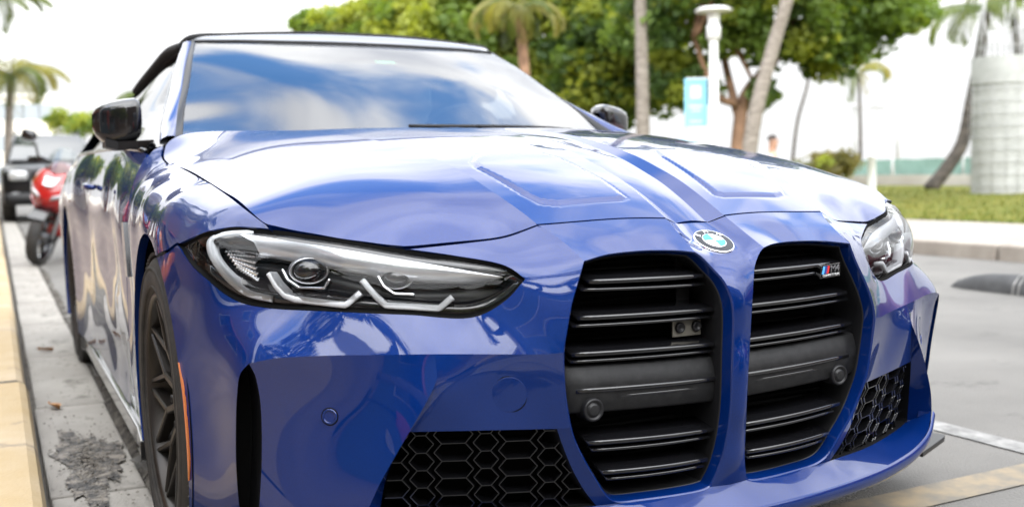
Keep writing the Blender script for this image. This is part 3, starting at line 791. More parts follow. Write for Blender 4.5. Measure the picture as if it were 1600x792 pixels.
for sd in (-1, 1):
    mm = np.array([sd, 1, 1])
    fgp = Panel()
    b2 = poly_c+np.array([-.004, .09, 0])
    fgp.rings([poly_c, poly_c+np.array([0, .012, 0]), b2], SATIN, (sd,))
    fo = fgp.build('lower_grille', car)
    bk = MB(); bk.add(b2*mm, [tuple(range(len(b2)))], VOID); bk.build('back_plate', fo)
    hx = MB(); seen = set()
    for (a, b) in hex_edges():
        a = np.array(a); b = np.array(b)
        key = tuple(sorted([tuple((a*2000).round().astype(int)), tuple((b*2000).round().astype(int))]))
        if key in seen: continue
        seen.add(key)
        seg = c0+a+(b-a)*np.linspace(0, 1, 9)[:, None]
        ins = in_poly(seg, gp2)
        if not ins.any(): continue
        seg = seg[ins]; A2, B2 = seg[0], seg[-1]
        if np.linalg.norm(B2-A2) < .002: continue
        dd = nrm(B2-A2); pp = np.array([-dd[1], dd[0]])*.0013
        V = []
        for q in (A2, B2):
            for w, dep in ((pp, .002), (pp*.55, .0), (-pp*.55, .0), (-pp, .002), (-pp*2.2, .032), (pp*2.2, .032)):
                X3 = gs.xyz((q+w)[None])[0]+gs.n*(-dep-.010)
                V.append(X3*mm)
        hx.add(V, [(i, (i+1) % 6, 6+(i+1) % 6, 6+i) for i in range(6)], GLOSSBLACK)
    hx.build('hexagon_mesh', fo)

# ---- wings
fe = Panel()
far_ = arch(115.2, -25, .884, (.947, .935), .385, 60); far_[0] = D['seam'][-1]
d_shut = catmull([(.862, 1.44, .922), (.905, 1.425, .84), (.928, 1.425, .70), (.934, 1.43, .5), (.930, 1.43, .3), (.915, 1.43, .17)])
cowl_s = catmull([(.815, 1.45, .941), (.842, 1.452, .934), (.862, 1.44, .922)])
sill_f = catmull([far_[-1], (.915, 1.43, .17)])
f_pts = D['shut_side']+D['hl_fender']+D['seam']+list(far_[::4])+list(d_shut[::4])+[p for p in cowl_s]+D['crease_fender']+[(.872, .93, .843), (.872, .75, .829), (.872, 1.2, .872), (.905, 1.2, .85), (.885, .54, .782), (.943, .93, .788), (.935, 1.18, .80), (.938, 1.28, .66), (.93, 1.32, .5), (.932, .66, .757), (.938, .74, .765)]
fs = Surf(f_pts, (.75, -.1, .65), lam=3e-4)
for sd in (-1, 1):
    fe = Panel()
    fe.patch(fs, [(K['shut_side'], 's'), (K['hl_fender'], 'f'), (K['seam'], 's'), (far_, 'f'), (sill_f, ''), (d_shut[::-1], 's'), (cowl_s[::-1], 's')], PAINT, (sd,), d=.013, fl=.02)
    fe.build('front_wing', car)
    # side vent behind the wheel
    vt = MB()
    vt.prism([(1.285, .60), (1.335, .60), (1.375, .70), (1.37, .74), (1.33, .74)], .934, .946, GLOSSBLACK, ((0, 0, 0), (0, 1, 0), (0, 0, 1), (sd, 0, 0)))
    vt.build('side_vent', car)

# ---- doors, quarter panels, tail
r_shut = catmull([(.888, 2.75, .957), (.918, 2.75, .86), (.925, 2.755, .70), (.925, 2.76, .5), (.925, 2.765, .3), (.912, 2.77, .17)])
belt_d = catmull([(.862, 1.44, .922), (.872, 1.7, .937), (.882, 2.2, .951), (.888, 2.75, .957)])
belt_q = catmull([(.888, 2.75, .957), (.905, 3.2, .957), (.895, 3.7, .955), (.86, 4.2, .955), (.80, 4.52, .945)])
sill_d = catmull([(.915, 1.43, .17), (.915, 2.1, .165), (.912, 2.77, .17)])
qa = arch(205, -25, 3.732, (.945, .945), .39, 80); qa[:, 0] += .010*np.sin(np.linspace(0, PI, 80))
sill_q = catmull([(.912, 2.77, .17), (.93, 3.2, .175), qa[0]])
q_low = catmull([qa[-1], (.92, 4.2, .22), (.86, 4.55, .30)])
q_rear = catmull([(.86, 4.55, .30), (.885, 4.55, .6), (.87, 4.55, .8), (.80, 4.52, .945)])
side_pts = list(d_shut[::4])+list(r_shut[::4])+list(belt_d[::6])+list(belt_q[::6])+list(sill_d[::8])+list(sill_q[::5])+list(qa[::6])+list(q_low[::6])+list(q_rear[::5])+[(.915, 2.1, .86), (.930, 2.1, .74), (.922, 2.1, .60), (.925, 2.1, .42), (.905, 2.1, .28), (.932, 1.7, .74), (.924, 1.75, .6), (.926, 1.75, .42), (.905, 1.75, .28), (.942, 3.15, .86), (.952, 3.5, .83), (.955, 3.73, .83), (.945, 4.15, .80), (.94, 3.2, .6), (.925, 4.4, .6)]
ss = Surf(side_pts, (1, 0, .12), lam=2e-5)
for sd in (-1, 1):
    dp = Panel(); dp.patch(ss, [(d_shut, 's'), (sill_d, ''), (r_shut[::-1], 's'), (belt_d[::-1], 's')], PAINT, (sd,), d=.03)
    do = dp.build('door', car)
    hd = MB(); hd.tube([(sd*.928, 2.40, .825), (sd*.945, 2.44, .828), (sd*.945, 2.56, .832), (sd*.928, 2.60, .833)], [.008, .012, .012, .008], PAINT, 10)
    hd.build('door_handle', do)
    qp = Panel(); qp.patch(ss, [(r_shut, 's'), (sill_q, ''), (qa, 'f'), (q_low, ''), (q_rear, ''), (belt_q[::-1], '')], PAINT, (sd,), d=.035, fl=.03)
    qp.build('rear_quarter', car)
    sk = MB()
    sk.prism([(.90, 1.26), (.935, 1.28), (.925, 1.45), (.925, 3.2), (.94, 3.33), (.85, 3.33), (.85, 1.26)], .115, .168, GLOSSBLACK, ((0, 0, 0), (sd, 0, 0), (0, 1, 0), (0, 0, 1)))
    sk.build('side_skirt', car, bevel=.004)
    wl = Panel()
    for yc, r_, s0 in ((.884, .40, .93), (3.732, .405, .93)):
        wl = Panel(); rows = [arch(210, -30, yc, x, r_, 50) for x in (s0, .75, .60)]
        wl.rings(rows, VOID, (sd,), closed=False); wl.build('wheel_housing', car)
tl = Panel()
deck = [(.80, 4.52, .945), (.5, 4.60, .965), (0, 4.63, .972)]
ts = Surf(both(deck+[(.86, 4.2, .955), (.6, 4.2, .985), (0, 4.2, .995), (.895, 3.7, .955), (.7, 3.7, .98), (0, 3.7, .99)]), (0, 0, 1), lam=1e-4)
rq = belt_q[belt_q[:, 1] > 3.69]
tl.patch(ts, full((catmull([(0, 3.7, .99), (.5, 3.7, .985), rq[0]]), ''), (rq, ''), (catmull(deck), '')), PAINT, (1,), d=.04)
tl.build('boot_lid', car)
rb = Panel()
back_edge = [(.86, 4.55, .30), (.5, 4.74, .28), (0, 4.79, .28)]
rs = Surf(both(deck+[(.885, 4.55, .6), (.6, 4.72, .62), (0, 4.79, .62), (.6, 4.69, .8), (0, 4.76, .8)]+back_edge), (0, 1, .1), lam=1e-4)
rb.patch(rs, full((catmull(deck[::-1]), ''), (q_rear[::-1], ''), (catmull(back_edge), '')), PAINT, (1,), d=.04)
rb.build('rear_bumper', car)

# ---- windscreen, pillars, roof
gsd = catmull([(.738, 1.625, .975), (.722, 1.70, 1.015), (.700, 1.79, 1.075), (.66, 1.93, 1.160), (.62, 2.09, 1.253), (.579, 2.248, 1.331)])
gtop = catmull([(.579, 2.248, 1.331), (.45, 2.205, 1.332), (.3, 2.172, 1.331), (.15, 2.152, 1.331), (0, 2.145, 1.331)])
gbase = catmull([(0, 1.41, .94), (.25, 1.43, .945), (.5, 1.49, .955), (.738, 1.625, .975)])
ws_s = Surf(both(list(gsd[::5])+list(gtop[::6])+list(gbase[::8])+[(.35, 1.82, 1.165), (.0, 1.77, 1.15)])+[], (0, -.5, .86), lam=3e-4)
ws = Panel(); ws.patch(ws_s, full((gbase, ''), (gsd, ''), (gtop, '')), SCREEN, (1,), d=.03)
wso = ws.build('windscreen', car)
stk = MB(); 
pc = np.array([-.02, 0, 0]); X, n = frame_on(ws_s, .025, 1.235, 1.98)
uu = nrm(np.cross([0, 0, 1.], n)); vv = np.cross(n, uu)
if uu[0] < 0: uu = -uu; vv = -vv
stk.add([X-n*.004+uu*a+vv*b for a, b in ((-.038, -.014), (.038, -.014), (.038, .014), (-.038, .014))], [(0, 1, 2, 3)], PAPER)
stk.build('parking_sticker', wso)
po = catmull([(.822, 1.50, .948), (.792, 1.68, .995), (.75, 1.90, 1.06), (.703, 2.12, 1.137), (.655, 2.25, 1.235), (.612, 2.345, 1.318)])
hdr = catmull([(0, 2.185, 1.366), (.15, 2.192, 1.366), (.3, 2.212, 1.362), (.45, 2.245, 1.355), (.585, 2.292, 1.343), (.612, 2.345, 1.318)])
nP = 60
g_, p_ = resamp(gsd, nP), resamp(po, nP)
pl = Panel()
def blend(t, bulge): 
    nb = nrm(np.stack([np.full(nP, .55), np.full(nP, -.55), np.full(nP, .62)], 1)); return g_*(1-t)+p_*t+nb*bulge
pl.rings([blend(0, -.004), blend(.04, .004), blend(.14, .008), blend(.26, .008)], SATIN, closed=False)
pl.rings([blend(.26, .007), blend(.30, .013), blend(.5, .020), blend(.75, .018), blend(.93, .009), blend(1, 0)], PAINT, closed=False)
pl.rings([blend(1, 0), blend(1.0, 0)+[-.03, .04, 0], ], SATIN, closed=False)
nH = 50; gt = resamp(gtop[::-1], nH); hr = resamp(hdr, nH)
pl.rings([gt+[0, -.004, -.001], gt+[0, -.003, .006]], SATIN, closed=False)
pl.rings([gt+[0, -.003, .006], gt*.6+hr*.4+[0, -.008, .010], gt*.25+hr*.75+[0, -.005, .008], hr], HEADER, closed=False)
pl.build('windscreen_frame', car)
rside = catmull([(.612, 2.345, 1.318), (.618, 2.6, 1.325), (.630, 2.95, 1.292), (.66, 3.35, 1.222), (.70, 3.72, 1.10), (.735, 3.98, .985)])
rback = catmull([(.735, 3.98, .985), (.4, 4.08, .99), (0, 4.12, .995)])
rf_s = Surf(both(list(hdr[::5])+list(rside[::8])+list(rback[::6])+[(.0, 2.6, 1.395), (.45, 2.6, 1.375), (0, 3.0, 1.385), (.45, 3.0, 1.36), (0, 3.5, 1.285), (.45, 3.5, 1.255)]), (0, .15, 1), lam=1e-4)
rf = Panel(); rf.patch(rf_s, full((hdr, ''), (rside, 'f'), (rback, '')), CLOTH, (1,), d=.035, fl=.05)
qside = catmull([(.655, 3.28, 1.225), (.72, 3.34, 1.14), (.80, 3.40, 1.04), (.885, 3.45, .958)])
for _ in (0,):
    i_r = int(np.argmin(np.abs(rside[:, 1]-3.30)))
    qp = resamp(rside[i_r:], 30); bl = resamp(belt_q[(belt_q[:, 1] > 3.4) & (belt_q[:, 1] < 4.05)], 30)
    rf.rings([qp, (qp+bl)/2+[.02, 0, .02], bl], CLOTH, closed=False)
edge_ = np.r_[(hdr+[0, .028, .008])[:-1], (rside+[.004, 0, .006])[1:i_r+1]]; edge_ = resamp(edge_, 120)
for sd in (-1, 1):
    rr_ = np.interp(np.linspace(0, 1, 120), [0, .28, .45, 1], [.007, .008, .017, .019])
    m_ = MB(); m_.tube(edge_*[sd, 1, 1], rr_, CLOTH, 10)
    V_ = np.array(m_.v); rf.raw(V_, nrm(V_-np.repeat(edge_*[sd, 1, 1], 10, 0)), m_.f[:-2], CLOTH, (1,))
rf.build('soft_top', car)
i_r = int(np.argmin(np.abs(rside[:, 1]-3.32)))
for sd in (-1, 1):
    sg = Panel()
    A = resamp(np.r_[po[po[:, 2] > .955][::1], rside[1:i_r]], 60); A = A+np.array([-.012, 0, -.012]); t = np.linspace(0, 1, 60)
    yb = np.interp(t, [0, 1], [1.56, 3.40]); bb = np.r_[belt_d, belt_q[1:]]
    Bq = np.stack([np.interp(A[:, 1]*0+yb, bb[:, 1], bb[:, 0])-.02, yb, np.interp(yb, bb[:, 1], bb[:, 2])-.005], 1)
    sg.rings([A, A*.5+Bq*.5+[.012, 0, .004], Bq], SIDEGLASS, (sd,), closed=False)
    sg.build('side_window', car)
    tr = MB(); tr.tube([(sd*(p[0]-.004), p[1], p[2]+.004) for p in np.r_[belt_d[6::6], belt_q[1:50:6]]], .008, GLOSSBLACK, 8)
    tr.build('belt_trim', car)
cw = Panel(); nC = 60
hr_ = np.r_[rear_c[::-1], K['hood_rear2'][::-1][1:], K['hood_rear'][::-1][1:]]
hr_ = resamp(hr_[hr_[:, 0] < .76], nC); gb = resamp(gbase, nC)
cw.rings([hr_+[0, .004, -.012], hr_*.5+gb*.5+[0, 0, -.03], gb+[0, 0, .002]], SATIN, closed=False)
cw.build('cowl', car)
for sd, x0, x1 in ((-1, .50, -.08), (1, .15, .62)):
    wp = MB()
    pts = []
    for t in np.linspace(0, 1, 10):
        s_ = x0*(1-t)+x1*t
        y_ = 1.45+.10*abs(s_*1.3)**2+.05; q = ws_s.xyz(ws_s.to2(np.array([s_, y_, .97]))[None])[0]
        pts.append(q+np.array([0, -.006, .012]))
    wp.tube(pts, .007, SATIN, 6); wp.build('wiper', car)

# ---- cabin
cb_ = MB(); cb_.box((0, 1.78, .86), (1.4, .5, .16), SATIN, bev=.05); cb_.box((0, 2.6, .42), (1.7, 2.2, .3), VOID)
cb_.box((0, 1.9, .62), (1.6, .7, .4), VOID)
cb_.build('dashboard', car)
for sd in (-1, 1):
    st = MB()
    st.loft([[(sd*.36+a*w, y, z) for a, y, z in ((-1, y0-.06, zz), (-.8, y0-.10, zz), (.8, y0-.10, zz), (1, y0-.06, zz), (1, y0+.05, zz), (-1, y0+.05, zz))] for w, y0, zz in ((.25, 2.55, .5), (.26, 2.62, .7), (.24, 2.70, .95), (.17, 2.74, 1.06), (.11, 2.75, 1.09), (.14, 2.76, 1.13), (.14, 2.77, 1.24), (.09, 2.775, 1.27))], LEATHER)
    st.build('seat', car)
sw = MB(); t = np.linspace(0, 2*PI, 33)
sw.tube([(.36+.18*math.cos(a), 2.10-.07*math.sin(a), .93+.17*math.sin(a)) for a in t], .014, SATIN, 8, cap=False)
sw.box((.36, 2.09, .93), (.16, .04, .10), SATIN, bev=.02)
sw.build('steering_wheel', car)
rm = MB(); rm.box((0, 2.17, 1.235), (.24, .03, .06), SATIN, bev=.012); rm.build('rear_view_mirror', car)

# ---- door mirrors
for sd in (-1, 1):
    mr = Panel()
    rows = []
    prof_ = [(0, -.055), (.0, -.02)]
    secs = [(.825, .45, 1.040, .026), (.831, .85, 1.034, .050), (.845, 1.0, 1.030, .061), (.880, 1, 1.024, .063), (.915, .95, 1.020, .060), (.940, .85, 1.020, .051), (.955, .6, 1.024, .038), (.964, .25, 1.030, .020)]
    for s_, w, zc_, hz in secs:
        ring = []
        for q in np.linspace(0, 2*PI, 28, endpoint=False):
            cy, sz = math.cos(q), math.sin(q)
            pw = lambda v, e: math.copysign(abs(v)**e, v)
            y_ = 1.86+(s_-.9)*.12+.062*w*pw(cy, .6)
            z_ = zc_+hz*pw(sz, .45)+(.010 if sz > 0 else 0)*w
            ring.append((s_, y_, z_))
        rows.append(ring)
    mr.rings(rows, GLOSSBLACK, (sd,))
    mo = mr.build('door_mirror', car)
    am = MB()
    am.loft([[(sd*s_, y_+dy, z_+dz) for dy, dz in ((-.055, -.014), (.05, -.014), (.05, .014), (-.055, .012))] for s_, y_, z_ in ((.815, 1.72, .955), (.85, 1.80, .955), (.90, 1.86, .955), (.935, 1.865, .965))], SATIN, smooth=False)
    am.build('mirror_arm', mo)
    mg = MB(); mg.loft([[(sd*s_, 1.922+(s_-.9)*.12, zc_+hz*.8), (sd*s_, 1.922+(s_-.9)*.12, zc_-hz*.8)] for s_, w, zc_, hz in secs[1:7]], CHROME, closed=False)
    mg.build('mirror_glass', mo)

# ---- headlights
hl_loop = np.r_[K['hl_hood'][:-1], K['hl_fender'][:-1], K['hl_low'][:-1], K['hl_up'][:-1]]
lsf = Surf([tuple(p) for p in D['lens_pts']], (.5, -.7, .5), lam=1e-5)
def inset_loop(P, dist):
    q = lsf.to2(P); e = np.roll(q, -2, 0)-np.roll(q, 2, 0); e /= np.linalg.norm(e, axis=1, keepdims=True)+1e-9
    a_ = np.sum(q[:, 0]*np.roll(q[:, 1], -1)-np.roll(q[:, 0], -1)*q[:, 1])
    return q+np.stack([-e[:, 1], e[:, 0]], 1)*(1 if a_ > 0 else -1)*dist
def lens_loop(dist, off):
    q = inset_loop(hl_loop, dist); return lsf.xyz(q)+lsf.normal(q)*off
for sd in (-1, 1):
    hs = Panel()
    hs.rings([lens_loop(.000, -.002), lens_loop(.003, -.008), lens_loop(.0065, -.010)], VOID, (sd,))
    hs.rings([lens_loop(.0065, -.0105), lens_loop(.014, -.011), lens_loop(.021, -.016), lens_loop(.028, -.055)], GLOSSBLACK, (sd,))
    q = lens_loop(.026, -.058)*np.array([sd, 1, 1])
    ho_ = hs.build('headlight', car)
    bk = Panel(); bk.patch(lsf, [(lens_loop(.022, 0)[:90], ''), (np.r_[lens_loop(.022, 0)[89:], lens_loop(.022, 0)[:1]], '')], SATIN, (sd,), d=.02, off=-.066)
    bk.build('reflector', ho_)
    mm = np.array([sd, 1, 1])
    def bar_(pts, w, hgt_, mat, name, dup_=False):
        P = catmull(np.array(pts)*mm, .006) if not dup_ else resamp(np.array(pts)*mm, 40)
        nrmv = lsf.normal(lsf.to2(P*mm))*mm
        T = np.gradient(P, axis=0); T /= np.linalg.norm(T, axis=1, keepdims=True); S_ = np.cross(nrmv, T)
        m_ = MB(); m_.loft([[P[i]+S_[i]*w/2-nrmv[i]*hgt_, P[i]+S_[i]*w/2, P[i]+S_[i]*w*.3+nrmv[i]*.002, P[i]-S_[i]*w*.3+nrmv[i]*.002, P[i]-S_[i]*w/2, P[i]-S_[i]*w/2-nrmv[i]*hgt_] for i in range(len(P))], mat)
        return m_.build(name, ho_)
    bar_(D['arc'], .012, .02, LIGHTGUIDE, 'light_arc')
    bar_(D['tube_a'], .011, .02, LIGHTGUIDE, 'light_tube', True)
    bar_(D['tube_b'], .011, .02, LIGHTGUIDE, 'light_tube', True)
    bar_(D['tube_a2'], .005, .015, CHROME, 'trim_line', True)
    bar_(D['tube_b2'], .005, .015, CHROME, 'trim_line', True)
    up_ = MB(); U3 = catmull(np.array(D['upper'][:4]), .01); Dn = lsf.n
    lo_ = resamp(np.array([D['upper'][6], D['upper'][5], D['upper'][4], D['upper'][3]]), len(U3))
    up_.loft([[U3[i]*mm, lo_[i]*mm, (lo_[i]-lsf.normal(lsf.to2(lo_[i])[None])[0]*.035)*mm] for i in range(len(U3))], SWEEP, closed=False)
    up_.build('sky_sheen_strip', ho_)  # strip modelled in place of the bright sky reflection on the upper lens
    for pj, rr_ in zip(D['proj'][:2], (.026, .023)):
        c_ = np.array(pj)*mm; ax = nrm(np.array([.25*sd, -1, 0.02])); e1 = nrm(np.cross([0, 0, 1.], ax)); e2 = np.cross(ax, e1)
        pm = MB()
        def rgp(r_, h_): return [c_+e1*r_*math.cos(a_)*1.15+e2*r_*math.sin(a_)*.8+ax*h_ for a_ in np.arange(28)*2*PI/28]
        pm.loft([rgp(rr_*1.25, -.03), rgp(rr_*1.2, .004), rgp(rr_*1.08, .006), rgp(rr_*1.0, 0)], SILVER, cap=False)
        pm.loft([rgp(rr_, 0), rgp(rr_*.93, .008), rgp(rr_*.7, .014), rgp(rr_*.35, .017), rgp(rr_*.02, .018)], GLOSSBLACK)
        pm.build('projector_lens', ho_)
    # faceted turn-signal reflectors at the outer end
    fc = MB(); I = np.array(D['indic'])
    for r_ in range(7):
        for k in range(9):
            u_, v_ = (k+.5)/9, (r_+.5)/7
            c_ = ((I[0]*(1-u_)+I[1]*u_)*(1-v_)+(I[4]*(1-u_)+I[3]*u_)*v_)*mm; nv = lsf.normal(lsf.to2(c_*mm)[None])[0]*mm
            e1 = nrm((I[1]-I[0])*mm); e2 = nrm(np.cross(nv, e1)); b1 = np.linalg.norm(I[1]-I[0])/9*.47; b2 = np.linalg.norm(I[4]-I[0])/7*.42
            fc.add([c_+e1*b1+e2*b2-nv*.004, c_-e1*b1+e2*b2-nv*.004, c_-e1*b1-e2*b2+nv*.002, c_+e1*b1-e2*b2+nv*.002, c_+nv*.005], [(0, 1, 4), (1, 2, 4), (2, 3, 4), (3, 0, 4)], REFLECT)
    fc.build('indicator_reflector', ho_)
    le = Panel(); Lp = lens_loop(.0055, -.004); le.patch(lsf, [(Lp[:90], ''), (np.r_[Lp[89:], Lp[:1]], '')], LENS, (sd,), d=.012, off=-.003)
    le.build('headlight_lens', ho_)

# ---- wheels (built about the origin, outer face towards -x)
def wheel(yc):
    w = empty('wheel', (-.80, yc, .342)); w.parent = car
    ty = MB()
    ty.lathe([(-.110, .245), (-.128, .256), (-.1365, .275), (-.1385, .297), (-.134, .318), (-.125, .331), (-.112, .339), (-.06, .342), (.06, .342), (.112, .339), (.130, .325), (.1375, .297), (.128, .256), (.11, .245)], RUBBER, 96)
    # raised rings and tread ribs
    for rr in (.268, .310): ty.lathe([(-.1335 if rr < .3 else -.1375, rr-.003), (-.1385 if rr < .3 else -.1392, rr), (-.1345 if rr < .3 else -.135, rr+.004)], RUBBER, 96)
    for k in range(84):
        a = 2*PI*k/84
        for x0, tw in ((-.105, .3), (-.045, -.2), (.045, .2), (.105, -.3)):
            ty.box((x0, .3425*math.cos(a), .3425*math.sin(a)), (.044, .018, .006), RUBBER, rot=np.array(Matrix.Rotation(a-PI/2, 3, 'X')@Matrix.Rotation(tw, 3, 'Z')))
    ty.build('tyre', w)
    rm_ = MB()
    rm_.lathe([(-.124, .2555), (-.129, .252), (-.129, .246), (-.121, .240), (-.095, .236), (-.06, .228), (.02, .222), (.11, .230)], RIM, 96)
    def pol(r_, a_, x): return np.array([x, r_*math.cos(a_), r_*math.sin(a_)])
    def spoke(A, B, w0, w1, d0, d1):
        T = nrm(B-A); X_ = np.array([-1., 0, 0]); S_ = nrm(np.cross(T, X_)); rows = []
        for t in np.linspace(0, 1, 5):
            c_ = A*(1-t)+B*t; w_ = w0*(1-t)+w1*t; d_ = d0*(1-t)+d1*t
            rows.append([c_+S_*w_*.75+np.array([d_, 0, 0]), c_+S_*w_*.62+np.array([.004, 0, 0]), c_+S_*w_*.42, c_-S_*w_*.42, c_-S_*w_*.62+np.array([.004, 0, 0]), c_-S_*w_*.75+np.array([d_, 0, 0])])
        rm_.loft(rows, RIM, smooth=False)
    for k in range(10):
        a = 2*PI*(k+.5)/10
        spoke(pol(.052, a, -.088), pol(.140, a, -.103), .017, .014, .030, .034)
        for s_ in (-1, 1): spoke(pol(.136, a, -.1025), pol(.243, a+s_*R(15.5), -.120), .011, .0085, .034, .022)
    rm_.lathe([(-.06, .085), (-.085, .078), (-.094, .068), (-.092, .034), (-.098, .033), (-.100, .028), (-.100, .001)], RIM, 40)
    for k in range(5):
        a = 2*PI*k/5; rm_.lathe([(-.086, .009), (-.100, .009), (-.101, .007), (-.096, .005), (-.096, .0005)], SATIN, 12, 'x', (0, .056*math.cos(a), .056*math.sin(a)))
    rm_.build('rim', w)
    bd_ = MB(); bd_.lathe([(.02, .07), (-.01, .07), (-.01, .190), (-.002, .192), (.02, .190)], STEEL, 64); bd_.build('brake_disc', w)
    ca = MB(); ca.loft([[(-.045, rr*math.cos(a_), rr*math.sin(a_)) for rr in (.12, .205)]+[(.05, rr*math.cos(a_), rr*math.sin(a_)) for rr in (.205, .12)] for a_ in np.linspace(R(-25), R(25), 8)], DKBLUE); ca.build('brake_caliper', w)
    return w
w1 = wheel(.884)
for i, (x, y, rz) in enumerate(((-.80, 3.732, 0), (.80, .884, PI), (.80, 3.732, PI))):
    c = copy_tree(w1, car); c.location = (x, y, .342); c.rotation_euler = (R(17*(i+1)), 0, rz)

# ------------------------------------------------------------------ street and park
ASPH = M('asphalt', (.2, .2, .19), .85)
_x = noise_color(ASPH, (.100, .095, .086), (.160, .152, .138), .9, .3, .7, 10, bump=.5, bscale=140)
speckle(ASPH, _x, (.045, .042, .038), 2.3, .57, .6)
CONC = M('gutter_concrete', (.3, .29, .27), .85)
_x = noise_color(CONC, (.19, .175, .155), (.33, .31, .275), 2.2, .3, .7, 9, bump=.35, bscale=120)
speckle(CONC, _x, (.06, .055, .045), 4, .56, .75)
YEL = M('worn_yellow_paint', (.6, .45, .2), .75)
_x = noise_color(YEL, (.33, .235, .105), (.40, .315, .205), 3, .3, .7, 8, bump=.3, bscale=90)
speckle(YEL, _x, (.17, .14, .105), 7, .58, .7)
KFACE = M('kerb_face', (.2, .19, .17), .9); noise_color(KFACE, (.10, .095, .085), (.26, .245, .21), 6, bump=.4, bscale=60)
PAVE = M('pavement_concrete', (.42, .38, .34), .85); noise_color(PAVE, (.22, .19, .165), (.27, .24, .21), 1.5, bump=.2, bscale=100)
FADEY = M('faded_tan_marking', (.45, .36, .22), .8); noise_color(FADEY, (.14, .125, .10), (.26, .20, .12), 11, .38, .7, 9)
FADEW = M('faded_white_marking', (.6, .6, .58), .8); noise_color(FADEW, (.13, .127, .12), (.27, .265, .25), 16, .38, .68, 8)
SAND = M('sand', (.5, .46, .38), .95); noise_color(SAND, (.34, .31, .26), (.42, .39, .33), .3)
GRASS = M('lawn_grass', (.1, .12, .03), .9, spec=.1); _x = noise_color(GRASS, (.060, .080, .012), (.150, .140, .026), .9, .3, .7, 8, bump=.6, bscale=70)
DIRT = M('gutter_dirt', (.08, .07, .06), .95); noise_color(DIRT, (.03, .026, .022), (.13, .115, .095), 18, bump=.8, bscale=60)

def sheet(name, x0, x1, y0, y1, z, mat, nx=1, ny=1, jag=0):
    m = MB(); xs = np.linspace(x0, x1, nx+1); ys = np.linspace(y0, y1, ny+1)
    V = [(x, y, z) for y in ys for x in xs]
    Fc = [(j*(nx+1)+i, j*(nx+1)+i+1, (j+1)*(nx+1)+i+1, (j+1)*(nx+1)+i) for j in range(ny) for i in range(nx)]
    m.add(V, Fc, mat)
    return m.build(name, kind='structure')
sheet('ground', -600, 900, -600, 900, -.06, SAND)
# carriageway with a ragged edge along the gutter
rd = MB(); ys = np.r_[-30, -8, np.arange(-3, 12, .05), np.arange(12, 60, 1.), 60, 220]; rr_ = random.Random(5)
xe = [-.865+rr_.gauss(0, .012)+.02*math.sin(y*3.1) for y in ys]
n = len(ys)
rd.add([(x, y, 0) for x, y in zip(xe, ys)]+[(6.5, y, 0) for y in ys]+[(x-.004, y, -.02) for x, y in zip(xe, ys)], [(i, n+i, n+i+1, i+1) for i in range(n-1)]+[(i, i+1, 2*n+i+1, 2*n+i) for i in range(n-1)], ASPH)
rd.build('road', kind='structure')
gt_ = MB(); gt_.add([(-1.16, -30, -.022), (-.80, -30, -.022), (-.80, 220, -.022), (-1.16, 220, -.022)], [(0, 1, 2, 3)], DIRT)
gutter = gt_.build('gutter', kind='structure')
me = None
ylist = [-1.6+1.22*k for k in range(22)]
slab = MB(); slab.box((0, 0, 0), (.245, 1.205, .05), CONC, bev=.006); slab_me = slab.mesh('gutter_slab')
for k, y in enumerate(ylist):
    o = bpy.data.objects.new('gutter_slab', slab_me); col.objects.link(o); o.parent = gutter
    o.location = (-1.028+rr_.uniform(-.003, .003), y, -.0225+rr_.uniform(-.002, .002)); o.rotation_euler = (rr_.uniform(-.003, .003), R(1.0), rr_.uniform(-.004, .004))
kb = MB(); kb.add([(-1.42, -30, -.03), (-1.14, -30, -.03), (-1.14, 220, -.03), (-1.42, 220, -.03)], [(0, 1, 2, 3)], DIRT)
kerb = kb.build('kerb', kind='structure')
ks = MB()
prof_k = [(-.12, -.03), (.035, -.03), (.018, .095), (.008, .122), (-.012, .134), (-.12, .134)]
Lk = 2.43
for i in range(len(prof_k)):
    a, b = prof_k[i], prof_k[(i+1) % len(prof_k)]
    ks.add([(a[0], -Lk/2, a[1]), (b[0], -Lk/2, b[1]), (b[0], Lk/2, b[1]), (a[0], Lk/2, a[1])], [(0, 1, 2, 3)], KFACE if i == 1 else YEL)
for e in (-1, 1): ks.add([(p[0], e*Lk/2, p[1]) for p in prof_k], [tuple(range(6))], KFACE)
ks_me = ks.mesh('kerb_stone')
for k in range(12):
    o = bpy.data.objects.new('kerb_stone', ks_me); col.objects.link(o); o.parent = kerb
    o.location = (-1.186+rr_.uniform(-.004, .004)-.0028*k*2, -1.1+2.44*k, rr_.uniform(-.003, .003))
PAVE_L = M('brick_red_pavement', (.2, .15, .12), .85); noise_color(PAVE_L, (.14, .105, .085), (.22, .17, .135), 1.5, bump=.2, bscale=100)
ext = sheet('pavement', -5.9, -1.31, -30, 60, .128, PAVE_L)
# broken strip of old asphalt and dirt beside the gutter
bs = MB(); rng2 = np.random.default_rng(4); ny_, nx_ = 260, 7
ys = np.linspace(-1, 9, ny_); V = []
for y in ys:
    for i in range(nx_):
        t = i/(nx_-1); V.append((-.905+.075*t+rng2.normal(0, .004), y+rng2.normal(0, .008), -.022+.026*math.sin(PI*min(1, t*1.05))*(.3+rng2.random())))
bs.add(V, [(j*nx_+i, j*nx_+i+1, (j+1)*nx_+i+1, (j+1)*nx_+i) for j in range(ny_-1) for i in range(nx_-1)], DIRT)
tag(bs.build('broken_asphalt'), 'dark crumbled asphalt and dirt along the gutter edge', kind='stuff')
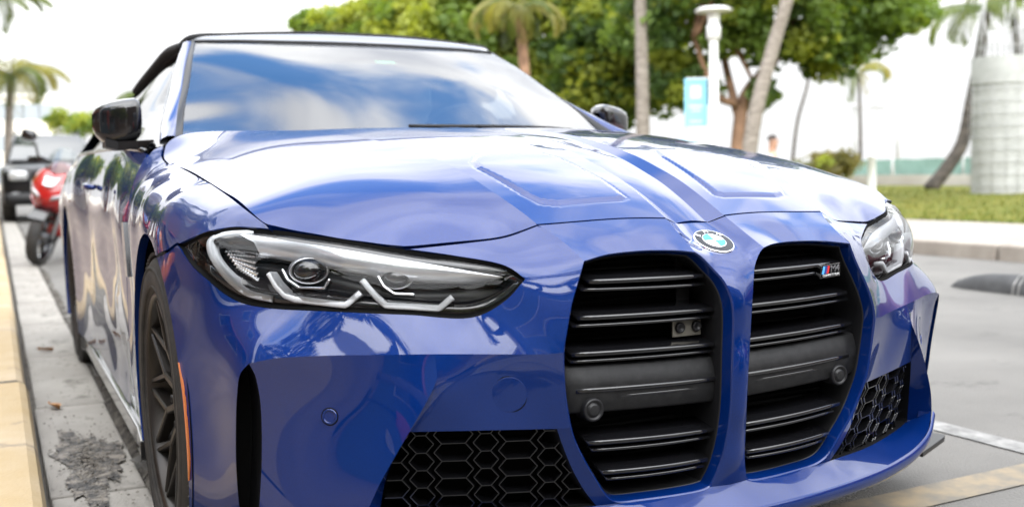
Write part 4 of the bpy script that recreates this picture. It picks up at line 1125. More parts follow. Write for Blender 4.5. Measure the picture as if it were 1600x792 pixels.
# litter of broken leaves and grit, and a wet patch
gl = MB(); WET = M('wet_dirt', (.05, .046, .04), .55); noise_color(WET, (.018, .015, .012), (.19, .165, .135), 26, .44, .62, 9, bump=1.0, bscale=70)
a = np.linspace(0, 2*PI, 160, endpoint=False); rad = 1+.22*np.sin(3*a+1)+.13*np.sin(7*a)+.09*np.sin(17*a+2)+rng2.normal(0, .05, 160)
gl.add([(-1.03+.085*r_*math.cos(t), 1.78+.40*r_*math.sin(t), .0072) for t, r_ in zip(a, rad)], [tuple(range(160))], WET)
gl.build('puddle', kind='structure')
GRIT = M('grit', (.13, .115, .095), .9); GRIT2 = M('grit_dark', (.06, .05, .04), .9)
gr = MB()
for k in range(650):
    t, q = rng2.random()*2*PI, abs(rng2.normal(0, .55)); x, y = -1.03+.10*q*math.cos(t), 1.78+.48*q*math.sin(t)
    if x < -1.145 or x > -.83: continue
    s_ = rng2.uniform(.002, .007); an = rng2.random()*PI; c_, sn = math.cos(an)*s_, math.sin(an)*s_*rng2.uniform(.4, 1)
    z = .0085+rng2.random()*.004; dz = rng2.uniform(-.003, .005)
    gr.add([(x-c_, y-sn, z), (x+sn, y-c_, z+dz), (x+c_, y+sn, z+.001), (x-sn, y+c_, z-dz*.3)], [(0, 1, 2, 3)], GRIT if rng2.random() < .6 else GRIT2)
for k in range(800):
    x, y = -1.03+rng2.normal(0, .06)+(.10 if rng2.random() < .6 else -.08), rng2.uniform(.2, 9)
    if x < -1.145 or x > -.86: continue
    s_ = rng2.uniform(.002, .007); an = rng2.random()*PI; c_, sn = math.cos(an)*s_, math.sin(an)*s_*.7
    z = .0065+rng2.random()*.003
    gr.add([(x-c_, y-sn, z), (x+sn, y-c_, z+.003), (x+c_, y+sn, z+.001), (x-sn, y+c_, z)], [(0, 1, 2, 3)], GRIT if rng2.random() < .4 else GRIT2)
tag(gr.build('leaf_litter'), 'grit and shredded leaf litter lying in the gutter', kind='stuff')
LEAFB = M('fallen_leaf', (.35, .16, .05), .7); noise_color(LEAFB, (.28, .11, .03), (.45, .24, .09), 60)
for (x, y, rz, lab) in ((-1.085, 2.62, .4, 'small orange brown leaf lying mid-gutter on the concrete, nearer one'), (-1.06, 4.05, 1.2, 'small brown leaf lying in the gutter near the rear wheel, farther one')):
    lf = MB(); P = []; 
    for t in np.linspace(0, 1, 7):
        w = .022*math.sin(PI*t)**.8; P.append([(-w, t*.075-.037, .012+.010*abs(1)+.004*t), (0, t*.075-.037, .004+.006*t), (w, t*.075-.037, .016)])
    lf.loft(P, LEAFB, closed=False); o = lf.build('fallen_leaf'); o.location = (x, y, .004); o.rotation_euler = (0, 0, rz); tag(o, lab, 'leaf', 'fallen leaves in the gutter')

def marking(name, x0, x1, y0, y1, mat):
    sheet(name, x0, x1, y0, y1, .004, mat)
marking('lane_line', 1.40, 1.50, -8, 60, FADEW)
marking('parking_line', -.82, 1.396, .24, .365, FADEY)
# far side: kerb, pavement, lawn
fk = MB(); fk.add([(6.66, -60, -.03), (6.67, -60, -.03), (6.67, 220, -.03), (6.66, 220, -.03)], [(0, 1, 2, 3)], DIRT); fkerb = fk.build('far_kerb', kind='structure')
fs_ = MB(); KG = M('far_kerb_concrete', (.4, .36, .31), .85); noise_color(KG, (.22, .19, .16), (.32, .285, .24), 3)
fs_.box((0, 0, 0), (.19, 2.97, .17), KG, bev=.02); fs_me = fs_.mesh('kerb_stone')
for k in range(20):
    o = bpy.data.objects.new('kerb_stone', fs_me); col.objects.link(o); o.parent = fkerb; o.location = (6.6, -6+3*k, .055+rr_.uniform(-.003, .003))
far_pave = sheet('far_pavement', 6.69, 9.3, -60, 220, .13, PAVE)
sl_ = MB(); sl_.box((0, 0, 0), (2.58, 1.79, .03), PAVE, bev=.008); sl_me = sl_.mesh('paving_slab')
for k in range(22):
    o = bpy.data.objects.new('paving_slab', sl_me); col.objects.link(o); o.parent = far_pave; o.location = (7.995, -2+1.8*k, .125)
sheet('lawn', 9.3, 26.8, -60, 220, .125, GRASS)
BL = [M('grass_blade', (.075, .10, .013), .9, spec=.1), M('dry_grass_blade', (.17, .155, .035), .9, spec=.1)]
gb_ = MB(); N_ = 14000
gx = 9.3+(rng2.random(N_)**1.6)*14; gy = rng2.uniform(0, 24, N_)
for x, y in zip(gx, gy):
    h_ = rng2.uniform(.02, .06); w = .006+.0006*x; an = rng2.random()*PI; c_, s_ = math.cos(an)*w, math.sin(an)*w; ln = rng2.normal(0, .02)
    gb_.add([(x-c_, y-s_, .125), (x+c_, y+s_, .125), (x+ln, y+ln, .125+h_)], [(0, 1, 2)], BL[0] if rng2.random() < .6 else BL[1])
tag(gb_.build('grass'), 'short sunlit grass blades on the park lawn', kind='stuff')

# rubber lane separator
RUB = M('separator_rubber', (.03, .03, .03), .7); _x = noise_color(RUB, (.022, .022, .022), (.05, .05, .05), 8); speckle(RUB, _x, (.3, .3, .3), 6, .62, .8)
hs_ = MB(); rows = []
for t, hh, ww in ((0, .01, .05), (.06, .05, .09), (.16, .085, .12), (.3, .11, .135), (.5, .12, .14), (1.3, .12, .14)):
    rows.append([(-ww, -t, 0), (-ww*.9, -t, hh*.5), (-ww*.55, -t, hh*.92), (0, -t, hh), (ww*.55, -t, hh*.92), (ww*.9, -t, hh*.5), (ww, -t, 0)])
hs_.loft(rows, RUB, closed=False)
sepr = hs_.build('lane_separator'); sepr.location = (4.70, 3.42, .001); tag(sepr, 'dark rubber hump scuffed with pale marks lying on the road', 'road hump')
for yy in (-.56, -.60, -.80):
    st_ = MB(); st_.add([(x, yy+dy, z+.003) for dy in (0, .015) for x, z in ((-.141, 0), (-.128, .06), (-.079, .112), (0, .122), (.079, .112), (.128, .06), (.141, 0))], [(i, i+1, 8+i, 7+i) for i in range(6)], FADEW); st_.build('pale_band', sepr)

# low wall, green screen fence and hedges towards the beach
WALLM = M('pale_wall', (.6, .56, .5), .85); noise_color(WALLM, (.36, .33, .29), (.46, .43, .39), .8)
GREENM = M('green_screen_cloth', (.16, .33, .27), .8); noise_color(GREENM, (.15, .25, .21), (.21, .33, .285), 2)
bw = MB(); bw.box((27.0, 20, .27), (.25, 90, .42), WALLM); bw.build('beach_wall'); tag(bpy.data.objects['beach_wall'], 'low pale concrete wall running along the far edge of the lawn', 'wall')
bf = empty('screen_fence', (27.35, 20, .1), 0, 'long green cloth screen fence standing behind the low pale wall', 'fence')
POSTM = M('fence_post_metal', (.4, .4, .38), .5, .6)
for k in range(30):
    p_ = MB(); p_.tube([(0, -43+3*k, 0), (0, -43+3*k, 1.0)], .035, POSTM, 8); p_.build('post', bf)
    if k < 29:
        q_ = MB(); V = []
        for j in range(7):
            y_ = -43+3*k+.04+j*2.92/6; dx = .03*math.sin(j*1.9+k); V += [(dx, y_, .30), (dx*1.5, y_, .60), (dx, y_, .93+.02*math.sin(j*2.2+k))]
        q_.add(V, [(3*j+i, 3*j+3+i, 3*j+4+i, 3*j+1+i) for j in range(6) for i in range(2)], GREENM); q_.build('screen_panel', bf)

# ---- vegetation
def leaf_mat(name, c1, c2, scale=.7, trans=.5):
    m = M(name, c1, .55); x = noise_color(m, c1, c2, scale, .35, .65, 4)
    nt = m.node_tree; b = nt.nodes['Principled BSDF']; o = [q for q in nt.nodes if q.type == 'OUTPUT_MATERIAL'][0]
    tr = nd(m, 'ShaderNodeBsdfTranslucent'); ms = nd(m, 'ShaderNodeMixShader'); ms.inputs[0].default_value = trans
    br = nd(m, 'ShaderNodeMix', data_type='RGBA', blend_type='MULTIPLY'); br.inputs[0].default_value = 1; br.inputs[7].default_value = (1.5, 1.42, .7, 1)
    nt.links.new(x.outputs[2], br.inputs[6]); nt.links.new(br.outputs[2], tr.inputs[0])
    nt.links.new(b.outputs[0], ms.inputs[1]); nt.links.new(tr.outputs[0], ms.inputs[2]); nt.links.new(ms.outputs[0], o.inputs[0])
    return m
LEAF_Y = leaf_mat('sunlit_yellow_leaves', (.18, .235, .025), (.36, .39, .065))  # sunlight on the crowns is put into this brighter leaf colour
LEAF_G = leaf_mat('green_leaves', (.095, .165, .03), (.20, .28, .052))
LEAF_D = leaf_mat('dark_green_leaves', (.045, .09, .024), (.10, .165, .038))
LEAF_B = leaf_mat('dry_hedge_leaves', (.10, .10, .03), (.24, .20, .07))
FROND = leaf_mat('palm_frond_green', (.06, .10, .018), (.15, .18, .04))
FROND_Y = leaf_mat('palm_frond_yellow', (.15, .165, .035), (.29, .26, .075))
BARK = M('grey_palm_bark', (.22, .19, .16), .9); noise_color(BARK, (.15, .125, .10), (.30, .265, .225), 5, bump=.6, bscale=25, stretch=(1, 1, 4))
BARK_R = M('red_brown_bark', (.2, .1, .05), .9); noise_color(BARK_R, (.11, .06, .035), (.34, .20, .12), 3, bump=.6, bscale=20)
BARK_D = M('dark_bark', (.05, .04, .035), .9); noise_color(BARK_D, (.03, .025, .02), (.09, .075, .06), 5, bump=.5, bscale=25)

def foliage(clumps, per, size, mats, rg_, flat=.8):
    """many separate leaves gathered in clumps: (x, y, z, radius)"""
    m = MB(); ms = [m.mi(q) for q in mats]
    for (cx, cy, cz, r_) in clumps:
        P = rg_.normal(0, 1, (per, 3)); P /= np.linalg.norm(P, axis=1, keepdims=True); P *= (rg_.random((per, 1))**.45)*r_; P[:, 2] *= flat
        P += (cx, cy, cz)
        A = rg_.normal(0, 1, (per, 3)); A[:, 2] *= .6; A /= np.linalg.norm(A, axis=1, keepdims=True)
        B = np.cross(A, rg_.normal(0, 1, (per, 3))); B /= np.linalg.norm(B, axis=1, keepdims=True)
        s_ = size*rg_.uniform(.6, 1.25, (per, 1)); mi = rg_.integers(0, len(ms))
        C_ = np.cross(A, B)*s_*.25
        V = np.stack([P-A*s_*.6, P-A*s_*.1+B*s_*.45+C_, P+A*s_*.6, P-A*s_*.1-B*s_*.45+C_], 1).reshape(-1, 3)
        k = len(m.v); m.v += [tuple(p) for p in V.tolist()]
        m.f += [(k+4*i, k+4*i+1, k+4*i+2, k+4*i+3) for i in range(per)]
        m.m += [ms[mi] if rg_.random() > .2 else ms[rg_.integers(0, len(ms))]]*per; m.sm += [False]*per
    return m
def crown_clumps(c, rad, n_, r0, r1, rg_, shell=.5):
    out = []
    for _ in range(n_):
        d = rg_.normal(0, 1, 3); d /= np.linalg.norm(d); q = (shell+(1-shell)*rg_.random())
        out.append((c[0]+d[0]*rad[0]*q, c[1]+d[1]*rad[1]*q, c[2]+d[2]*rad[2]*q, rg_.uniform(r0, r1)))
    return out
def tree(x, y, label, crowns, trunks, mats, bark, per=70, size=.19, seed=1, limbs=10, group=None):
    t = empty('sea_grape_tree', (x, y, .1), 0, label, 'tree', group)
    rg_ = np.random.default_rng(seed); cl = []
    for c, rad, n_, r0, r1 in crowns: cl += crown_clumps(c, rad, n_, r0, r1, rg_)
    foliage(cl, per, size, mats, rg_).build('crown', t)
    tm = MB()
    for P, r_ in trunks: tm.tube(catmull(P, .25), np.linspace(r_, r_*.6, len(catmull(P, .25))), bark, 9)
    base = np.array(trunks[0][0][-1])
    for c in cl[::max(1, len(cl)//limbs)]:
        e = np.array(c[:3]); src = min([np.array(P[-1]) for P, _ in trunks], key=lambda q: np.linalg.norm(q-e))
        Q = catmull([src, src*.6+e*.4+[0, 0, .25], e], .3); tm.tube(Q, np.linspace(.09, .02, len(Q)), bark, 6)
    tm.build('trunk', t)
    return t
def px(u, v, d):
    """point seen at distance d along the view, used only to set out the far background on its plan"""
    q = Vector((-1.2374, -1.5125, .8509))+(fw+rt*((u-800)/1594.6)-u2*((v-396)/1594.6))*d
    return q
def loc(u, v, d, base):
    q = px(u, v, d); return (q.x-base[0], q.y-base[1], q.z-.1)
def plan(u, d): q = px(u, 290, d); return (q.x, q.y)

b = plan(1150, 22)
tree(b[0], b[1], 'broad sea grape tree with red brown forked trunk behind the lamp post', 
     [(loc(1215, 30, 22, b), (1.9, 1.8, 1.0), 70, .35, .65), (loc(1050, 30, 22, b), (1.2, 1.6, 1.0), 34, .35, .6), (loc(1370, 20, 22, b), (1.2, 1.4, .75), 40, .3, .5), (loc(1190, -70, 22, b), (2.6, 2.0, 1.0), 60, .4, .7), (loc(1290, 80, 22, b), (.9, .8, .45), 22, .25, .4), (loc(1060, 130, 22.5, b), (.8, .9, .6), 24, .25, .45), (loc(1190, 150, 22, b), (.35, .4, .3), 7, .15, .3)],
     [([(0, 0, 0), loc(1155, 200, 22, b), loc(1165, 150, 22, b), loc(1205, 100, 22, b), loc(1240, 50, 22, b)], .17), ([loc(1163, 215, 22, b), loc(1140, 130, 22.2, b), loc(1125, 60, 22.3, b)], .11), ([loc(1160, 165, 22, b), loc(1120, 150, 21.8, b), loc(1085, 60, 21.6, b)], .09)],
     [LEAF_G, LEAF_D, LEAF_G, LEAF_Y], BARK_R, per=80, size=.17, seed=3)
b = plan(940, 25)
tree(b[0], b[1], 'dark dense tree standing behind the straight grey palm trunk', [(loc(950, 70, 25, b), (1.6, 1.6, 1.6), 80, .4, .7), (loc(1020, 120, 25, b), (1.1, 1.2, .8), 40, .35, .6), (loc(940, -40, 25, b), (1.8, 1.6, 1.1), 46, .4, .7), (loc(930, 160, 25, b), (1.2, 1.2, .6), 30, .35, .6)], [([(0, 0, 0), loc(945, 180, 25, b), loc(950, 90, 25, b)], .16)], [LEAF_G, LEAF_D, LEAF_D, LEAF_Y], BARK_R, per=85, size=.19, seed=5)
b = plan(700, 27)
tree(b[0], b[1], 'bright yellow green tree behind the windscreen and the drooping palm', [(loc(700, 50, 27, b), (2.1, 1.8, 1.2), 80, .4, .75), (loc(830, 60, 27, b), (1.5, 1.6, 1.3), 60, .4, .7), (loc(760, 130, 27, b), (2.3, 1.6, .8), 60, .4, .7), (loc(780, -50, 27, b), (2.4, 1.8, 1.0), 60, .4, .7)], [([(0, 0, 0), loc(705, 160, 27, b), loc(720, 90, 27, b)], .18)], [LEAF_Y, LEAF_Y, LEAF_G], BARK_R, per=85, size=.2, seed=8)
b = plan(560, 28)
tree(b[0], b[1], 'yellow green tree at the left end of the park tree line', [(loc(545, 48, 28, b), (1.2, 1.4, .65), 50, .3, .5), (loc(610, 25, 28, b), (1.4, 1.5, .9), 50, .35, .6), (loc(490, 40, 28, b), (.45, .6, .25), 12, .2, .35), (loc(600, 110, 28, b), (1.6, 1.5, .8), 40, .4, .6)], [([(0, 0, 0), loc(575, 150, 28, b), loc(590, 80, 28, b)], .17)], [LEAF_Y, LEAF_Y, LEAF_G], BARK_R, per=80, size=.18, seed=11)

def frond_mesh(L_, droop, mat, seed, leaf=.55, n_=34):
    rg_ = random.Random(seed); m = MB()
    pts = [np.array([0, 0, 0.])]; ang = R(38)
    for i in range(14):
        ang -= droop/14*(1+.6*i/14); pts.append(pts[-1]+np.array([math.cos(ang), 0, math.sin(ang)])*L_/14)
    P = np.array(pts); m.tube(P, np.linspace(.028, .006, len(P)), mat, 5)
    for i in range(n_):
        t = .10+.90*i/n_; k = t*14; a = int(min(13, k)); c_ = P[a]+(P[a+1]-P[a])*(k-a); T = nrm(P[a+1]-P[a])
        ll = leaf*math.sin(PI*min(.97, t*.85+.12))**.6*rg_.uniform(.85, 1.1)
        for s_ in (-1, 1):
            d = nrm(T*.55+np.array([0, s_*.8, -.25-.35*t])+np.array([0, 0, rg_.uniform(-.2, .1)])); w = np.cross(d, [0, 0, 1.]); w = nrm(w)*.022
            mid = c_+d*ll*.55+[0, 0, -.02]; e = c_+d*ll+[0, 0, -ll*.28]
            m.add([c_-w*.5, c_+w*.5, mid+w, e, mid-w], [(0, 1, 2, 4), (4, 2, 3)], mat)
    return m.mesh('frond')
FR = [frond_mesh(2.2, R(75), FROND, 1), frond_mesh(2.4, R(110), FROND, 2), frond_mesh(2.1, R(140), FROND, 3)]
FRY = [frond_mesh(2.2, R(80), FROND_Y, 4), frond_mesh(2.2, R(125), FROND_Y, 5), frond_mesh(2.0, R(140), FROND, 6)]
def palm(pts, r_, label, meshes=FR, nf=13, scale=1.0, bark=BARK, seed=1, group=None, tilt=0):
    base = pts[0]; t = empty('coconut_palm', base, 0, label, 'palm tree', group)
    P = catmull([np.array(p)-base for p in pts], .18); k = len(P)
    tm = MB(); ring = 1+.05*(np.arange(k) % 2); tm.tube(P, np.linspace(r_*1.15, r_*.72, k)*ring, bark, 10); tm.build('trunk', t)
    rg_ = random.Random(seed)
    for i in range(nf):
        o = bpy.data.objects.new('frond', meshes[i % len(meshes)]); col.objects.link(o); o.parent = t
        o.location = P[-1]+np.array([0, 0, .02]); o.rotation_euler = (0, R(rg_.uniform(-38, 12)), 2*PI*i/nf+rg_.uniform(-.25, .25)); s_ = scale*rg_.uniform(.8, 1.1); o.scale = (s_, s_, s_)
    return t
def gp(u, d, z=.1): q = plan(u, d); return (q[0], q[1], z)
def tp_(u, v, d): q = px(u, v, d); return (q.x, q.y, q.z)
palm([gp(826, 21), tp_(822, 150, 21), tp_(816, 70, 21), tp_(811, 22, 21)], .13, 'palm with drooping pale fronds in front of the yellow green tree', [FRY[1], FRY[2], FRY[1]], 16, .62, BARK_R, 3)
palm([gp(1005, 21), tp_(1004, 150, 21), tp_(1001, 0, 21), tp_(1000, -260, 21)], .135, 'tall palm with straight grey trunk between two dark leafy trees', FR, 14, 1.1, BARK, 4)
palm([gp(1160, 19), tp_(1180, 180, 19), tp_(1206, 80, 19), tp_(1232, -10, 19), tp_(1262, -190, 19)], .135, 'tall palm with leaning grey trunk crossing the sea grape tree', FR, 14, 1.1, BARK, 5)
palm([gp(1452, 29, .1), tp_(1480, 262, 29), tp_(1503, 225, 29), tp_(1517, 160, 29), tp_(1530, 90, 29), tp_(1540, 20, 29)], .17, 'palm with dark curved trunk leaning towards the grey column', FR, 9, 1.0, BARK_D, 6)
palm([gp(1235, 44), tp_(1246, 190, 44), tp_(1262, 130, 44), tp_(1268, 60, 44)], .075, 'thin distant palm with slender bent trunk on the beach', FR, 9, 1.0, BARK_D, 7)
palm([gp(1345, 40), tp_(1344, 190, 40), tp_(1342, 120, 40)], .07, 'small distant palm with yellowish fronds above the dry hedge', FRY, 9, .8, BARK_D, 8)
palm([gp(1592, 30), tp_(1591, 190, 30), tp_(1588, 60, 30), tp_(1580, -20, 30)], .12, 'palm rising directly behind the grey column at the right edge', FR, 8, 1.0, BARK_D, 9)
palm([gp(12, 30), tp_(14, 190, 30), tp_(18, 120, 30)], .13, 'palm with yellow fronds beyond the black off-roader at the left edge', FRY, 15, .85, BARK, 10)
palm([gp(-40, 24), tp_(-38, 120, 24), tp_(-30, 10, 24)], .14, 'palm with green fronds entering the frame at top left corner', FR, 13, .8, BARK, 12)
palm([gp(238, 19), tp_(238, 205, 19), tp_(236, 168, 19)], .09, 'short green palm seen through the side window of the blue car', FR, 13, .42, BARK, 11)
def bush(u, v, d, rad, n_, mats, label, seed, name='hedge_bush'):
    b = plan(u, d); t = empty(name, (b[0], b[1], .1), 0, label, 'bush'); rg_ = np.random.default_rng(seed)
    foliage(crown_clumps(loc(u, v, d, b), rad, n_, .25, .5, rg_, .2), 60, .16, mats, rg_).build('crown', t)
    s_ = MB()
    for k in range(6): s_.tube([(k*.1-.3, 0, 0), (k*.25-.7, .1, max(.3, loc(u, v, d, b)[2]*.9))], [.05, .02], BARK_D, 6)
    s_.build('stem', t)
bush(1300, 256, 36, (1.15, 1.2, .36), 36, [LEAF_B, LEAF_B, LEAF_B, LEAF_Y], 'rounded dry brown and green bush behind the fence', 21)
bush(1470, 268, 37, (1.6, 1.2, .2), 26, [LEAF_Y, LEAF_B], 'low yellow green bush behind the fence near the curved palm', 22)
bush(120, 190, 46, (1.5, 1.2, .7), 34, [LEAF_Y, LEAF_G], 'rounded green tree top between the off-roader and the blue car mirror', 23, 'distant_tree')
bush(190, 195, 50, (1.3, 1.2, .8), 26, [LEAF_G, LEAF_Y], 'green tree top hidden mostly behind the blue car door mirror', 24, 'distant_tree')

# ---- lamp post with banner
LW = M('lamp_post_white', (.74, .74, .72), .4)
q = plan(1116, 19); lpost = empty('street_lamp', (q[0], q[1], .1), 0, 'white park lamp post with flat disc head and blue banner', 'lamp post')
zt = px(1116, 18, 19).z-.1
m_ = MB(); m_.lathe([(0, .17), (.5, .16), (.55, .10), (zt-.55, .082)], LW, 24, 'z'); m_.build('pole', lpost)
m_ = MB(); m_.lathe([(zt-.56, .085), (zt-.54, .13), (zt-.30, .13), (zt-.28, .10), (zt-.06, .12)], LW, 24, 'z'); m_.build('lantern', lpost)
m_ = MB(); m_.lathe([(zt-.07, .12), (zt-.05, .33), (zt-.02, .34), (zt+.02, .26), (zt+.05, .02)], LW, 32, 'z'); m_.build('cap', lpost)
BAN = M('banner_blue', (.22, .52, .66), .7); BANL = M('banner_pale_print', (.55, .72, .74), .7)
zb0, zb1 = px(1090, 200, 19).z-.1, px(1090, 123, 19).z-.1
m_ = MB(); m_.box((-.31, .14, (zb0+zb1)/2), (.42, .008, zb1-zb0), BAN); 
bo_ = m_.build('banner', lpost); bo_.rotation_euler = (0, 0, R(-28))
for z0, z1, x0, x1 in ((.60, .86, -.10, .10), (.42, .46, -.13, .13), (.34, .37, -.09, .09), (.12, .15, -.12, .12)):
    h_ = zb1-zb0; m_ = MB(); m_.box((-.31+(x0+x1)/2, .134, zb0+h_*(z0+z1)/2), (x1-x0, .003, h_*(z1-z0)), BANL); m_.build('banner_print', bo_)
for z_ in (zb0+.01, zb1-.01):
    m_ = MB(); m_.tube([(0, 0, z_), (-.45, .24, z_)], .012, LW, 6); m_.build('banner_arm', lpost)

# ---- grey column under construction
COLC = M('column_concrete', (.5, .5, .48), .85); noise_color(COLC, (.33, .335, .32), (.42, .425, .41), 3)
WIRE = M('wire_grey', (.36, .36, .35), .6, .3)
q = plan(1560, 24); cz = px(1560, 92, 24).z-.1; rc = .60
column = empty('concrete_column', (q[0], q[1], .1), 0, 'pale grey concrete column wrapped in wire mesh with bare rods on top', 'column')
m_ = MB(); m_.lathe([(0, rc), (cz-.62, rc), (cz-.62, rc+.03), (cz, rc+.03), (cz, .02)], COLC, 40, 'z', smooth=False); m_.build('shaft', column)
for k in range(9):
    m_ = MB(); z_ = .2+k*(cz-.8)/8.5; t = np.linspace(0, 2*PI, 33); m_.tube([((rc+.04)*math.cos(a_), (rc+.04)*math.sin(a_), z_) for a_ in t], .007, WIRE, 5, cap=False); m_.build('hoop', column)
for k in range(14):
    a_ = 2*PI*k/14; m_ = MB(); m_.tube([((rc+.05)*math.cos(a_), (rc+.05)*math.sin(a_), 0), ((rc+.05)*math.cos(a_), (rc+.05)*math.sin(a_), cz-.64)], .006, WIRE, 5); m_.build('wire', column)
rgr = random.Random(2)
for k in range(12):
    a_ = 2*PI*k/12; x_, y_ = .48*math.cos(a_), .48*math.sin(a_); m_ = MB(); h_ = cz+rgr.uniform(.5, 1.5)
    m_.tube([(x_, y_, cz-.05), (x_*rgr.uniform(.9, 1.1), y_*rgr.uniform(.9, 1.1), (cz+h_)/2), (x_*rgr.uniform(.75, 1.2), y_*rgr.uniform(.75, 1.2), h_)], .018, WIRE, 5); m_.build('reinforcing_rod', column)
m_ = MB()
for z_ in (cz+.25, cz+.6): m_.tube([(.5*math.cos(a_), .5*math.sin(a_), z_) for a_ in np.linspace(0, 2*PI, 25)], .012, WIRE, 5, cap=False)
m_.build('rod_tie', column)
# ---- thin poles on the beach and a white post
for u, v, lab in ((1336, 170, 'thin dark pole with crossbar on the beach behind the dry bush'), (1402, 166, 'thin dark pole standing right of the dry bush on the beach')):
    q = plan(u, 41); h_ = px(u, v, 41).z-.1; t = empty('beach_pole', (q[0], q[1], .1), 0, lab, 'pole', 'thin poles on the beach')
    m_ = MB(); m_.tube([(0, 0, 0), (0, 0, h_)], [.09, .06], POSTM, 7); m_.build('mast', t)
    m_ = MB(); m_.tube([(-.9, .6, h_-.05), (0, 0, h_+.03), (.9, -.6, h_-.08)], .03, POSTM, 6); m_.build('crossbar', t)
q = plan(1362, 26); m_ = MB(); h_ = px(1362, 243, 26).z-.1
m_.lathe([(0, .11), (.1, .11), (.12, .10), (h_-.05, .10), (h_-.03, .115), (h_, .08), (h_+.02, .005)], LW, 14, 'z'); o = m_.build('bollard_post'); o.location = (q[0], q[1], .1); tag(o, 'short white post standing on the lawn before the green fence', 'post')

# ---- people in the park
SKIN = M('skin', (.42, .24, .16), .55); SHIRT_R = M('red_shirt', (.62, .06, .04), .8); SHIRT_W = M('white_shirt', (.6, .6, .58), .8); TROUSER = M('dark_trousers', (.04, .045, .06), .8); HAIR = M('dark_hair', (.03, .02, .015), .7)
def skin_body(name, parent, joints, bones, mat, root=0):
    me = bpy.data.meshes.new(name); me.from_pydata([j[:3] for j in joints], bones, []); o = bpy.data.objects.new(name, me); col.objects.link(o); o.parent = parent
    me.materials.append(mat)
    s_ = o.modifiers.new('skin', 'SKIN'); s_.use_smooth_shade = True
    for i, j in enumerate(joints):
        r_ = j[3]; me.skin_vertices[0].data[i].radius = (r_, r_*(j[4] if len(j) > 4 else 1)); me.skin_vertices[0].data[i].use_root = (i == root)
    b_ = o.modifiers.new('sub', 'SUBSURF'); b_.levels = 1; b_.render_levels = 1
    return o
def person(x, y, z0, rz, label, shirt, seated):
    t = empty('person', (x, y, z0), rz, label, 'person')
    hz = .47 if seated else .92
    J = [(0, 0, hz, .14, .8), (0, .0, hz+.22, .13, .75), (0, -.01, hz+.42, .15, .65), (0, 0, hz+.54, .055), (0, -.02, hz+.62, .075), (0, -.025, hz+.72, .088), (0, -.02, hz+.79, .06)]
    Bn = [(0, 1), (1, 2), (2, 3), (3, 4), (4, 5), (5, 6)]
    for s_ in (-1, 1):
        k = len(J)
        J += [(s_*.19, 0, hz+.44, .055), (s_*.25, .03, hz+.20, .044), (s_*.20, -.18, hz+.05, .034), (s_*.18, -.25, hz+.04, .03), (s_*.175, -.31, hz+.03, .014)]
        Bn += [(2, k), (k, k+1), (k+1, k+2), (k+2, k+3), (k+3, k+4)]
        k = len(J)
        if seated: J += [(s_*.10, -.02, hz-.03, .085), (s_*.13, -.42, hz, .06), (s_*.13, -.44, .09, .04), (s_*.13, -.60, .04, .035)]
        else: J += [(s_*.10, 0, hz-.06, .09), (s_*.11, -.02, .50, .06), (s_*.11, .02, .09, .042), (s_*.12, -.14, .04, .035)]
        Bn += [(0, k), (k, k+1), (k+1, k+2), (k+2, k+3)]
    skin_body('body', t, J, Bn, SKIN)
    S_ = [(0, 0, hz+.02, .16, .8), (0, 0, hz+.22, .145, .78), (0, -.01, hz+.43, .16, .7), (0, 0, hz+.49, .085)]; Sb = [(0, 1), (1, 2), (2, 3)]
    for s_ in (-1, 1):
        k = len(S_); S_ += [(s_*.19, 0, hz+.44, .075), (s_*.235, .02, hz+.26, .065)]; Sb += [(2, k), (k, k+1)]
    skin_body('shirt', t, S_, Sb, shirt)
    T_ = [(0, 0, hz, .155, .8)]; Tb = []
    for s_ in (-1, 1):
        k = len(T_)
        if seated: T_ += [(s_*.10, -.02, hz-.02, .10), (s_*.13, -.42, hz, .075), (s_*.13, -.44, .16, .06)]
        else: T_ += [(s_*.10, 0, hz-.08, .105), (s_*.11, -.02, .50, .075), (s_*.11, .02, .13, .06)]
        Tb += [(0, k), (k, k+1), (k+1, k+2)]
    skin_body('trousers', t, T_, Tb, TROUSER)
    h_ = MB(); rows = []
    for ph in np.linspace(R(88), R(5), 6):
        rows.append([(.093*math.cos(ph)*math.cos(a_), -.015+.103*math.cos(ph)*math.sin(a_), hz+.735+.098*math.sin(ph)) for a_ in np.linspace(R(-40), R(220), 18)])
    h_.loft(rows, HAIR, closed=False); h_.build('hair', t)
    f_ = MB(); f_.loft([[(-.013, -.105, hz+.70), (.013, -.105, hz+.70), (0, -.128, hz+.695)], [(-.006, -.104, hz+.74), (.006, -.104, hz+.74), (0, -.110, hz+.74)]], SKIN); f_.build('nose', t)
    for s_ in (-1, 1):
        e_ = MB(); e_.lathe([(-.006, .001), (-.004, .009), (.002, .011)], HAIR, 10, 'y', (s_*.034, -.106, hz+.738)); e_.build('eye', t)
        e_ = MB(); e_.lathe([(-.008, .004), (0, .026), (.012, .02)], SKIN, 10, 'x', (s_*.088, -.015, hz+.72)); e_.build('ear', t)
    mo_ = MB(); mo_.tube([(-.022, -.098, hz+.665), (0, -.108, hz+.663), (.022, -.098, hz+.665)], .005, M('lips', (.3, .1, .08), .5), 6); mo_.build('mouth', t)
    return t
q = plan(1206, 17.5); person(q[0], q[1], .10, R(40), 'person in white shirt sitting on a park bench, only the head above the bonnet', SHIRT_W, True)
WOODM = M('bench_wood', (.25, .15, .08), .7); noise_color(WOODM, (.18, .10, .05), (.32, .20, .11), 6, stretch=(1, 8, 8))
bn = empty('park_bench', (q[0], q[1], .10), R(40), 'wooden park bench on the lawn carrying the person in white', 'bench')
for k in range(4):
    m_ = MB(); m_.box((0, -.28+k*.12, .41), (1.5, .10, .04), WOODM); m_.build('seat_slat', bn)
